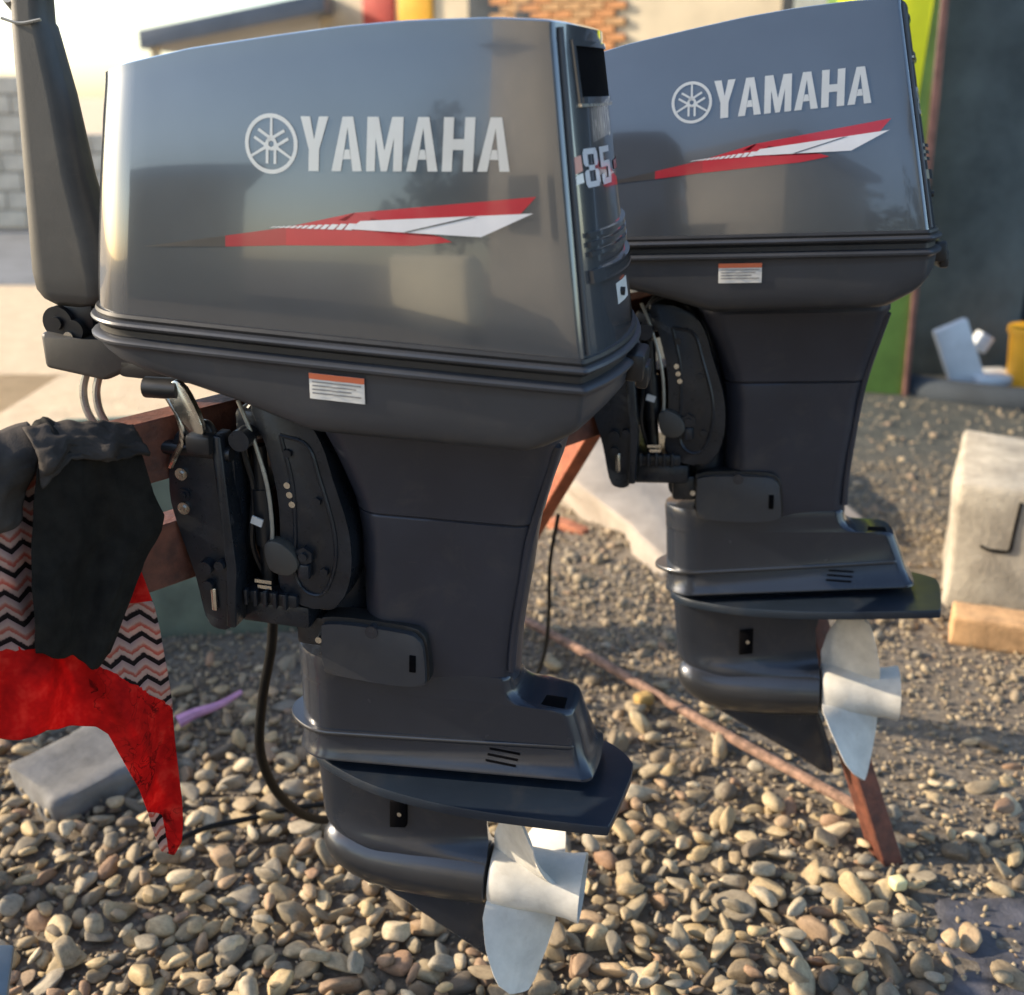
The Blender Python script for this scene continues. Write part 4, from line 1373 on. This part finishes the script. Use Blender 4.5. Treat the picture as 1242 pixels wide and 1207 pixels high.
# ------------------------------------------------------------------ cloths over the rack
def cloth(name, topz, right, left, bottom, m, off, fold=0.012, nf=5, ns=60, nt_=70, seed=0, back=True, thick=0.002):
    """left/right: functions z -> a; bottom: function s -> z"""
    bm = bmesh.new()
    uvl = bm.loops.layers.uv.new('UVMap')
    uv = {}
    G_ = []
    for j in range(nt_ + 1):
        row = []
        t = j / nt_
        for i in range(ns + 1):
            s = i / ns
            zt = topz(s) if callable(topz) else topz
            zb = bottom(s) + 0.004 * noise.noise(Vector((s * 5, 0, seed + 50)))
            z = zt + (zb - zt) * t
            a = left(z) + (right(z) - left(z)) * s
            grow = 0.35 + 0.65 * t
            f = fold * grow * (math.sin(s * PI * nf + 2.2 * noise.noise(Vector((s * 2, t * 2, seed)))) + 0.7 * noise.noise(Vector((s * 5, t * 3, seed + 7)))
                               + 0.35 * noise.noise(Vector((s * 14, t * 10, seed + 3)))
                               + 0.5 * math.sin((s * 1.3 + t * 0.7) * PI * nf * 0.8 + seed))
            o_ = off + f
            top_r = 0.03
            if z > zt - top_r:   # roll over the beam
                q = (z - (zt - top_r)) / top_r
                o_ -= 0.05 * q * q
            z += 0.004 * noise.noise(Vector((s * 9, t * 9, seed + 21)))
            v = bm.verts.new(onp(a, z, o_))
            uv[v] = (a, z)
            row.append(v)
        G_.append(row)
    for j in range(nt_):
        for i in range(ns):
            f = bm.faces.new((G_[j][i], G_[j + 1][i], G_[j + 1][i + 1], G_[j][i + 1]))
            for l in f.loops: l[uvl].uv = uv[l.vert]
    o = obj(name, bm, m, None, sharp=180, recalc=False)
    md = o.modifiers.new('thick', 'SOLIDIFY')
    md.thickness = thick
    return o
zf = lambda zs, as_: (lambda z: interp(zs, as_, z))
sc = cloth('patterned_scarf', 0.985, zf([0.373, 0.464, 0.611, 0.766, 0.85, 0.98], [-0.148, -0.137, -0.130, -0.143, -0.160, -0.17]),
           (lambda z: -0.44),
           lambda s: interp([0, 0.45, 0.66, 0.70, 0.80, 0.86, 0.91, 0.97, 1.0], [0.662, 0.642, 0.615, 0.60, 0.505, 0.43, 0.385, 0.372, 0.392], s), 'scarf', 0.012, 0.011, 6, 140, 130, 3, thick=0.0008)
tag(sc, 'red scarf with black and cream zigzag bands hanging from the rack', 'scarf')
bc = cloth('black_garment', lambda s: interp([0, 0.15, 0.5, 0.8, 1], [1.030, 1.040, 1.020, 1.016, 1.008], s), zf([0.722, 0.793, 0.843, 0.880, 0.898, 0.93, 1.0], [-0.222, -0.186, -0.160, -0.132, -0.126, -0.137, -0.148]),
           zf([0.75, 0.85, 0.99, 1.03], [-0.309, -0.300, -0.272, -0.256]), lambda s: interp([0, 0.2, 0.5, 0.8, 1], [0.768, 0.755, 0.740, 0.722, 0.735], s), 'black_cloth', 0.046, 0.008, 3, 80, 90, 9)
tag(bc, 'plain black garment draped over the rack in front of the patterned scarf', 'garment')
jk = cloth('brown_jacket', lambda s: interp([0, 0.5, 0.75, 1], [1.05, 1.038, 1.030, 1.034], s), zf([0.88, 0.95, 1.03], [-0.305, -0.285, -0.255]), zf([0.88, 1.0], [-0.46, -0.45]),
           lambda s: interp([0, 0.5, 1], [0.90, 0.905, 0.93], s), 'jacket', 0.034, 0.012, 3, 50, 40, 15)
tag(jk, 'crumpled brown grey jacket lying on the rack left of the black garment', 'jacket')
jk2 = cloth('hood_fabric', lambda s: interp([0, 0.5, 1], [1.036, 1.032, 1.014], s), zf([0.9, 1.03], [-0.16, -0.135]), zf([0.9, 1.03], [-0.28, -0.27]),
            lambda s: interp([0, 0.3, 0.6, 1], [0.975, 1.000, 0.990, 0.985], s), 'jacket', 0.060, 0.010, 4, 40, 24, 33)
jk2.parent = bc

# ------------------------------------------------------------------ hose, rod and small things
def ground_z(x, y): return gh(x, y)
bm = bmesh.new()
add_tube(bm, [(-0.377, 1.62, 0.74), (-0.384, 1.60, 0.66), (-0.392, 1.59, 0.56), (-0.418, 1.60, 0.45), (-0.432, 1.61, 0.34), (-0.420, 1.66, 0.22), (-0.385, 1.74, 0.11), (-0.335, 1.82, 0.05), (-0.29, 1.88, 0.03)], 0.0085, 12)
tag(obj('black_hose', bm, 'hose'), 'thick black hose looping down from the nearer motor bracket to the pebbles', 'hose')
bm = bmesh.new()
add_tube(bm, [(-0.72, 1.72, 0.02), (-0.62, 1.80, 0.035), (-0.53, 1.845, 0.030), (-0.45, 1.87, 0.036), (-0.36, 1.90, 0.03), (-0.25, 1.96, 0.03)], 0.006, 10)
tag(obj('thin_cable', bm, 'hose'), 'thin black cable lying across the pebbles below the red scarf', 'cable')
bm = bmesh.new()
add_tube(bm, [(0.10, 2.20, 0.55), (0.085, 2.24, 0.42), (0.085, 2.27, 0.28), (0.075, 2.30, 0.15), (0.04, 2.34, 0.03)], 0.0045, 8)
tag(obj('thin_black_hose', bm, 'hose'), 'thin black hose hanging behind the leg of the nearer motor', 'hose')
bm = bmesh.new()
add_tube(bm, [(-0.02, 2.80, 0.03), (0.20, 2.52, 0.035), (0.45, 2.19, 0.035), (0.715, 1.845, 0.045)], 0.012, 10, 4)
tag(obj('rusty_rod', bm, 'rust'), 'long rusty rod lying on the gravel between the two motors', 'rod')

def rough_box(name, c, s, rotz, m, seed, parent=None, amp=0.012, cuts=5, bev=0.01, tilt=0.0):
    b = bmesh.new()
    rot = Matrix.Rotation(rotz, 3, 'Z') @ Matrix.Rotation(tilt, 3, 'X')
    add_box(b, (0, 0, 0), s, None, bev, 2)
    bmesh.ops.subdivide_edges(b, edges=[e for e in b.edges if e.calc_length() > min(s) * 0.4], cuts=cuts, use_grid_fill=True)
    for v in b.verts:
        n3 = noise.noise_vector(v.co * 7 + Vector((seed, 0, 0)))
        n4 = noise.noise_vector(v.co * 22 + Vector((seed, 5, 0)))
        v.co += n3 * amp + n4 * amp * .35
    bmesh.ops.transform(b, matrix=Matrix.Translation(c) @ rot.to_4x4(), verts=b.verts)
    return obj(name, b, m, parent, sharp=50)
cb = rough_box('concrete_block', (1.754, 2.98, 0.185), (0.86, 0.56, 0.39), -0.38, 'concrete', 3, amp=0.014, cuts=6, bev=0.02)
tag(cb, 'big pale concrete block with a lit top at the right edge', 'block')
from mathutils.bvhtree import BVHTree
cbt = BVHTree.FromPolygons([v.co for v in cb.data.vertices], [list(p.vertices) for p in cb.data.polygons])
gp = []
for (gx, gz) in ((1.345, 0.205), (1.36, 0.198), (1.375, 0.196), (1.39, 0.197), (1.405, 0.196), (1.42, 0.198), (1.428, 0.205), (1.430, 0.23), (1.431, 0.26), (1.433, 0.29), (1.435, 0.32), (1.436, 0.345)):
    h_ = cbt.ray_cast(Vector((gx - 0.2, 2.4, gz)), Vector((0.37, 0.93, 0)))[0]
    if h_ is not None: gp.append(h_ + Vector((-0.0005, -0.001, 0)))
bm = bmesh.new()
add_tube(bm, gp, 0.0045, 6, 2)
obj('groove', bm, 'void', cb)
bk = rough_box('red_brick', (1.315, 2.65, 0.045), (0.24, 0.11, 0.085), -0.35, 'brick_tan', 8, amp=0.005, cuts=4, bev=0.008)
tag(bk, 'tan brick lying on the gravel before the pale concrete block', 'brick')
bk2 = rough_box('red_brick', (1.55, 2.56, 0.05), (0.2, 0.11, 0.085), -0.3, 'brickred', 18, amp=0.006, cuts=4, bev=0.008)
tag(bk2, 'reddish brick at the right edge beside the tan brick', 'brick')
# pale slab leaning on the spoil between the motors
sl = rough_box('pale_slab', (0.62, 3.58, 0.10), (0.80, 0.95, 0.16), 0.42, 'slab', 41, amp=0.05, cuts=6, bev=0.02, tilt=0.20)
tag(sl, 'pale broken concrete slab seen under the bracket of the farther motor', 'slab')
rb = rough_box('brick_fragment', (0.19, 3.36, 0.05), (0.16, 0.05, 0.045), -0.75, 'brickred', 55, amp=0.006, cuts=3, bev=0.006)
tag(rb, 'broken red brick piece lying beside the pale slab', 'brick')
ys = rough_box('yellow_stone', (0.318, 2.30, 0.03), (0.045, 0.035, 0.03), 0.4, mat('yellow_stone', (0.42, 0.27, 0.09), 0.8, 0, 0.2, 30, bump=0.4), 61, amp=0.006, cuts=3, bev=0.008)
tag(ys, 'yellow ochre stone beside the rusty rod', 'stone')
ys2 = rough_box('cream_stone', (0.715, 1.655, 0.028), (0.026, 0.024, 0.022), 0.3, mat('cream_stone', (0.72, 0.66, 0.36), 0.8, 0, 0.1, 30, bump=0.4), 63, amp=0.003, cuts=2, bev=0.004)
tag(ys2, 'small cream yellow stone at the corner of the dark asphalt patch', 'stone')
bm = bmesh.new()
add_tube(bm, [(-0.775, 2.20, 0.035), (-0.74, 2.22, 0.045), (-0.69, 2.25, 0.05), (-0.65, 2.30, 0.055)], lambda t: 0.014 * (1 - 0.75 * t) + 0.002, 8)
tag(obj('pink_litter', bm, 'pink'), 'scrap of pink plastic on the gravel right of the scarf', 'litter')
gs = rough_box('flat_rock', (-0.92, 2.02, 0.02), (0.25, 0.22, 0.09), 0.9, mat('grey_rock', (0.15, 0.15, 0.15), 0.85, 0, 0.2, 12, bump=0.5, bscale=60), 71, amp=0.018, cuts=4, bev=0.02)
tag(gs, 'large flat grey rock below the red scarf at the left edge', 'rock')
# sage green board behind the rack
gbm = rough_box('green_board', (-0.86, 2.75, 0.30), (0.62, 0.05, 0.62), 0.15, 'green_board', 81, amp=0.006, cuts=5, bev=0.006, tilt=-0.12)
tag(gbm, 'weathered sage green board standing behind the rack', 'board')
# blue grey post near the camera at the left
bm = bmesh.new()
rt = Matrix.Rotation(0.0, 3, 'Z')
add_box(bm, (-0.805, 1.20, 0.09), (0.12, 0.10, 0.34), Matrix.Rotation(0.25, 3, 'Y') @ Matrix.Rotation(0.3, 3, 'Z'), 0.006)
tag(obj('blue_grey_post', bm, 'bluemetal'), 'blue grey metal post end at the near left corner', 'post')

# unseen slab added outside the left edge to shade the stones behind the rack
lw = rough_box('shade_slab', (-2.15, 3.0, 0.40), (0.30, 1.4, 0.90), 0.0, 'concrete', 91, amp=0.012, cuts=6, bev=0.02)
tag(lw, kind='structure')

# rubble on the spoil heap: real chunks
recs2 = []
rq = random.Random(5)
for _ in range(1500):
    x = rq.gauss(0.55, 0.45); y = rq.gauss(3.0, 0.45)
    if y < 2.3 or y > 4.6: continue
    r_ = rq.uniform(0.008, 0.03) * (1 if rq.random() < 0.3 else 0.6)
    recs2.append((x, y, gh(x, y) + r_ * 0.1, r_, r_ * rq.uniform(.6, 1), r_ * rq.uniform(.4, .8), world_rot(rq, 0.8)))
for _ in range(2600):
    x = rq.uniform(0.3, 3.0); y = rq.uniform(2.2, 5.6)
    r_ = rq.uniform(0.004, 0.015)
    if rq.random() < 0.06: r_ *= 2
    recs2.append((x, y, gh(x, y) + r_ * 0.1, r_, r_ * rq.uniform(.6, 1), r_ * rq.uniform(.4, .8), world_rot(rq, 0.8)))
recs_keep = recs
recs = recs2
ob3 = bulk('rubble', range(len(recs2)), [pebble_shape(V1, 100 + s, 0.32) for s in range(12)], F1, ground, 'gravel')

# ------------------------------------------------------------------ background right: building, painted pillar, debris
db = empty('dark_building', (3.2, 6.2, 0))
tag(db, 'dark building with a grey concrete pier at the right', 'building')
bm = bmesh.new(); add_box(bm, (2.36 - 3.2, 5.85 - 6.2, 1.9), (0.62, 0.30, 3.9), None, 0.01)
obj('pier', bm, 'wallgrey', db)
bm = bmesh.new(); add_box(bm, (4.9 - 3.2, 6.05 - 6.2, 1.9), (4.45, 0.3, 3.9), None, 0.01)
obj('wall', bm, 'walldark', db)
bm = bmesh.new(); add_box(bm, (4.6 - 3.2, 7.3 - 6.2, 3.95), (5.4, 3.4, 0.2), None, 0.01)
obj('roof', bm, 'wallgrey', db)
bm = bmesh.new(); add_box(bm, (2.22 - 3.2, 7.5 - 6.2, 1.9), (0.2, 3.0, 3.8), None, 0.01)
obj('side_wall', bm, 'wallgrey', db)
pp_ = empty('painted_pillar', (1.89, 5.35, 0))
pp_.rotation_euler = (0, 0, -0.35)
tag(pp_, 'leaning pillar painted lime yellow and green beside the dark building', 'pillar')
bm = prism([(1.40 - 1.86, 0.0), (1.93 - 1.86, 0.0), (1.90 - 1.86, 1.1), (1.865 - 1.86, 2.6), (1.40 - 1.86, 2.6)], -0.06, 0.06, 0.004)
obj('green_face', bm, 'green', pp_)
bm = prism([(1.45 - 1.86, 1.20), (1.835 - 1.86, 1.20), (1.862 - 1.86, 1.95), (1.85 - 1.86, 2.6), (1.45 - 1.86, 2.6)], 0.061, 0.072, 0.002)
obj('lime_panel', bm, 'lime', pp_)
bm = prism([(1.932 - 1.86, 0.0), (1.960 - 1.86, 0.0), (1.930 - 1.86, 1.4), (1.895 - 1.86, 2.6), (1.868 - 1.86, 2.6), (1.903 - 1.86, 1.1)], -0.07, 0.075, 0.004)
obj('edge_board', bm, 'edge_red', pp_)
bm = bmesh.new()
add_box(bm, (2.25, 5.40, 0.165), (0.17, 0.05, 0.36), Matrix.Rotation(-0.42, 3, 'Y'), 0.012)
tag(obj('plastic_sheet', bm, 'white'), 'white plastic sheet leaning by the foot of the dark building', 'sheet')
bm = bmesh.new()
add_box(bm, (2.44, 5.45, 0.05), (0.26, 0.2, 0.05), Matrix.Rotation(0.2, 3, 'Z'), 0.012)
add_box(bm, (2.39, 5.50, 0.22), (0.08, 0.08, 0.09), Matrix.Rotation(0.5, 3, 'Y'), 0.012)
tag(obj('white_scraps', bm, 'white'), 'white plastic scraps between the panel and the yellow tub', 'litter')
bm = bmesh.new()
add_cyl(bm, (2.62, 5.40, 0.0), (2.62, 5.40, 0.30), 0.105, 0.125, 28)
add_cyl(bm, (2.62, 5.40, 0.285), (2.62, 5.40, 0.315), 0.135, 0.135, 28)
tag(obj('yellow_tub', bm, 'yellow', sharp=40), 'yellow orange tub at the right edge by the dark building', 'tub')
bm = bmesh.new()
add_tube(bm, [(1.75, 5.65, 0.0), (2.1, 5.25, 0.015), (2.55, 5.0, 0.02), (3.1, 4.95, 0.015)], 0.075, 12)
tag(obj('kerb', bm, 'walldark'), 'low curved grey kerb on the dark ground at the right', kind='structure')

# ------------------------------------------------------------------ background left: block wall, shed, building
bw = empty('block_wall', (-6, 12.6, 0))
tag(bw, 'wall of pale concrete blocks far behind the tiller at the left', 'wall')
blk_me = []
for s in range(4):
    b = bmesh.new()
    add_box(b, (0, 0, 0), (0.388, 0.2, 0.188), None, 0.012, 1)
    o = obj('block', b, 'blockwall', None)
    blk_me.append(o.data)
    bpy.data.objects.remove(o)
cnt = 0
for row in range(8):
    for c in range(16):
        x = -9.2 + 0.4 * c + (0.2 if row % 2 else 0)
        z = 0.1 + 0.2 * row
        if row >= 5 and x > -5.15: continue
        o = bpy.data.objects.new('block', blk_me[cnt % 4])
        COL.objects.link(o)
        o.parent = bw
        o.location = (x + 6, rnd.uniform(-0.006, 0.006), z)
        cnt += 1
bm = bmesh.new(); add_box(bm, (-0.2, 0.02, 0.495), (6.4, 0.16, 0.99)); add_box(bm, (-1.3, 0.02, 1.28), (4.0, 0.16, 0.58))
obj('mortar', bm, 'concrete', bw)

sh = empty('canopy', (-3.6, 14, 0))
tag(sh, 'open canopy with a sloping blue grey roof behind the block wall', 'canopy')
for px_ in (-0.6, 1.35):
    for py_ in (-0.1, 1.9):
        bm = bmesh.new(); add_box(bm, (px_, py_, 1.0), (0.1, 0.1, 2.0), None, 0.01)
        obj('post', bm, 'cream', sh)
bm = prism([(-0.72, 1.90), (1.45, 2.30), (1.45, 2.50), (-0.72, 2.10)], -2.2, 0.3, 0.01)
obj('roof', bm, 'roofblue', sh)

fb = empty('brick_building', (0.2, 13, 0))
fb.rotation_euler = (0, 0, -0.45)
tag(fb, 'sunlit cream building with a bare brick section above the motors', 'building')
bm = bmesh.new(); add_box(bm, (0.9, 1.7, 2.2), (7.6, 3, 4.4))
obj('wall', bm, 'cream', fb)
bb = []
b = bmesh.new(); add_box(b, (0, 0, 0), (0.235, 0.06, 0.068), None, 0.006, 1); o = obj('brick', b, 'brick_tan', None); bb.append(o.data); bpy.data.objects.remove(o)
b = bmesh.new(); add_box(b, (0, 0, 0), (0.235, 0.06, 0.068), None, 0.006, 1); o = obj('brick', b, mat('orange_brick', (0.55, 0.26, 0.11), 0.9, 0, 0.2, 12), None); bb.append(o.data); bpy.data.objects.remove(o)
for row in range(26):
    for c in range(6):
        o = bpy.data.objects.new('brick', bb[rnd.random() < 0.5])
        COL.objects.link(o)
        o.parent = fb
        o.location = (-0.45 + 0.25 * c + (0.125 if row % 2 else 0), 0.178 + rnd.uniform(-.004, .004), 1.42 + 0.08 * row)
for k, (x, w_, m_) in enumerate(((-2.05, 0.42, 'redpaint'), (-1.55, 0.45, 'yellow'), (-0.60, 0.5, 'walldark'), (-0.12, 0.30, 'walldark'), (3.0, 0.6, 'walldark'))):
    bm = bmesh.new(); add_box(bm, (x, 0.18, 2.35), (w_, 0.06, 1.1), None, 0.01)
    wdo = obj('window' if m_ == 'walldark' else 'shutter', bm, m_, fb)
    bm = bmesh.new(); add_box(bm, (x, 0.16, 1.78), (w_ + 0.1, 0.12, 0.06))
    obj('sill', bm, 'cream', wdo)

# far ground colour is in the ground; flat grey strip at the left
bm = bmesh.new()
bm.faces.new([bm.verts.new(p) for p in ((-30, 8.6, 0.004), (-1.5, 8.6, 0.004), (-1.5, 12.3, 0.004), (-30, 12.3, 0.004))])
tag(obj('far_strip', bm, mat('grey_strip', (0.16, 0.17, 0.18), 0.9, 0, 0.15, 3)), 'grey strip of ground before the block wall', kind='structure')

# ------------------------------------------------------------------ what stands behind the camera and shows only as reflections in the glossy cowls
def rear_house(x, y, rz, sx, sy, h, m, door=True):
    r_ = empty('rear_building', (x, y, 0))
    r_.rotation_euler = (0, 0, rz)
    r_['kind'] = 'structure'
    b = bmesh.new(); add_box(b, (0, 0, h / 2), (sx, sy, h), None, 0.01)
    w_ = obj('wall', b, m, r_)
    b = bmesh.new(); add_box(b, (0, 0, h + 0.1), (sx + 0.5, sy + 0.5, 0.18), None, 0.01)
    obj('roof', b, 'roofblue', r_)
    for k in range(int(sx // 1.6)):
        b = bmesh.new(); add_box(b, (-sx / 2 + 0.9 + 1.6 * k, sy / 2 + 0.01, h * 0.5), (0.7, 0.06, 0.9), None, 0.01)
        obj('window', b, 'walldark', r_)
    return r_
rear_house(-12.0, -9.0, 0.75, 5.0, 3.0, 2.8, 'cream')
rear_house(-3.3, -11.5, 0.35, 4.0, 3.0, 4.9, 'blockwall')
rear_house(3.6, -9.0, -0.2, 3.6, 3.0, 5.6, 'wallgrey')
rwl = empty('rear_reflector', (-4.3, -6.2, 0))  # pale panel added and turned sunward to mirror a cream patch in the cowl
rwl.rotation_euler = (0, 0, 0.75)
rwl['kind'] = 'structure'
bm = bmesh.new(); add_box(bm, (0, 0, 0.92), (3.0, 0.25, 0.95), None, 0.12, 4)
obj('panel', bm, 'white_lime', rwl)
bm = bmesh.new(); add_box(bm, (0, 0, 0.25), (2.5, 0.2, 0.5), None, 0.01)
obj('plinth', bm, 'walldark', rwl)
# trees along the horizon behind the camera
def tree(x, y, h, seed):
    r_ = random.Random(seed)
    t = empty('rear_tree', (x, y, 0))
    t['kind'] = 'structure'
    b = bmesh.new(); add_tube(b, [(0, 0, 0), (0.1, 0.05, h * .3), (0, 0, h * .6), (0.05, 0, h * .9)], lambda q: 0.16 * (1 - 0.8 * q), 8)
    obj('trunk', b, 'bark', t)
    V_, F_ = [], []
    cl_ = [(r_.gauss(0, h * .13), r_.gauss(0, h * .13), h * r_.uniform(.35, .98), h * r_.uniform(.07, .15)) for _ in range(16)]
    for _ in range(1500):
        cx, cy, cz, cr = cl_[r_.randrange(16)]
        d = Vector((r_.gauss(0, 1), r_.gauss(0, 1), r_.gauss(0, 1))).normalized() * cr * r_.random() ** .4
        p = Vector((cx, cy, cz)) + d
        a = Vector((r_.gauss(0, 1), r_.gauss(0, 1), r_.gauss(0, 1))).normalized() * 0.16
        c = Vector((r_.gauss(0, 1), r_.gauss(0, 1), r_.gauss(0, 1))).normalized() * 0.16
        n0 = len(V_)
        V_ += [tuple(p - a), tuple(p + c), tuple(p + a), tuple(p - c)]
        F_.append((n0, n0 + 1, n0 + 2, n0 + 3))
    me = bpy.data.meshes.new('crown'); me.from_pydata(V_, [], F_); me.materials.append(M['leaf'])
    o = bpy.data.objects.new('crown', me); COL.objects.link(o); o.parent = t
for k in range(9):
    tree(-14 + 3.1 * k + rnd.uniform(-.8, .8), -24 + rnd.uniform(-2, 2), rnd.uniform(5.6, 8.6), 200 + k)
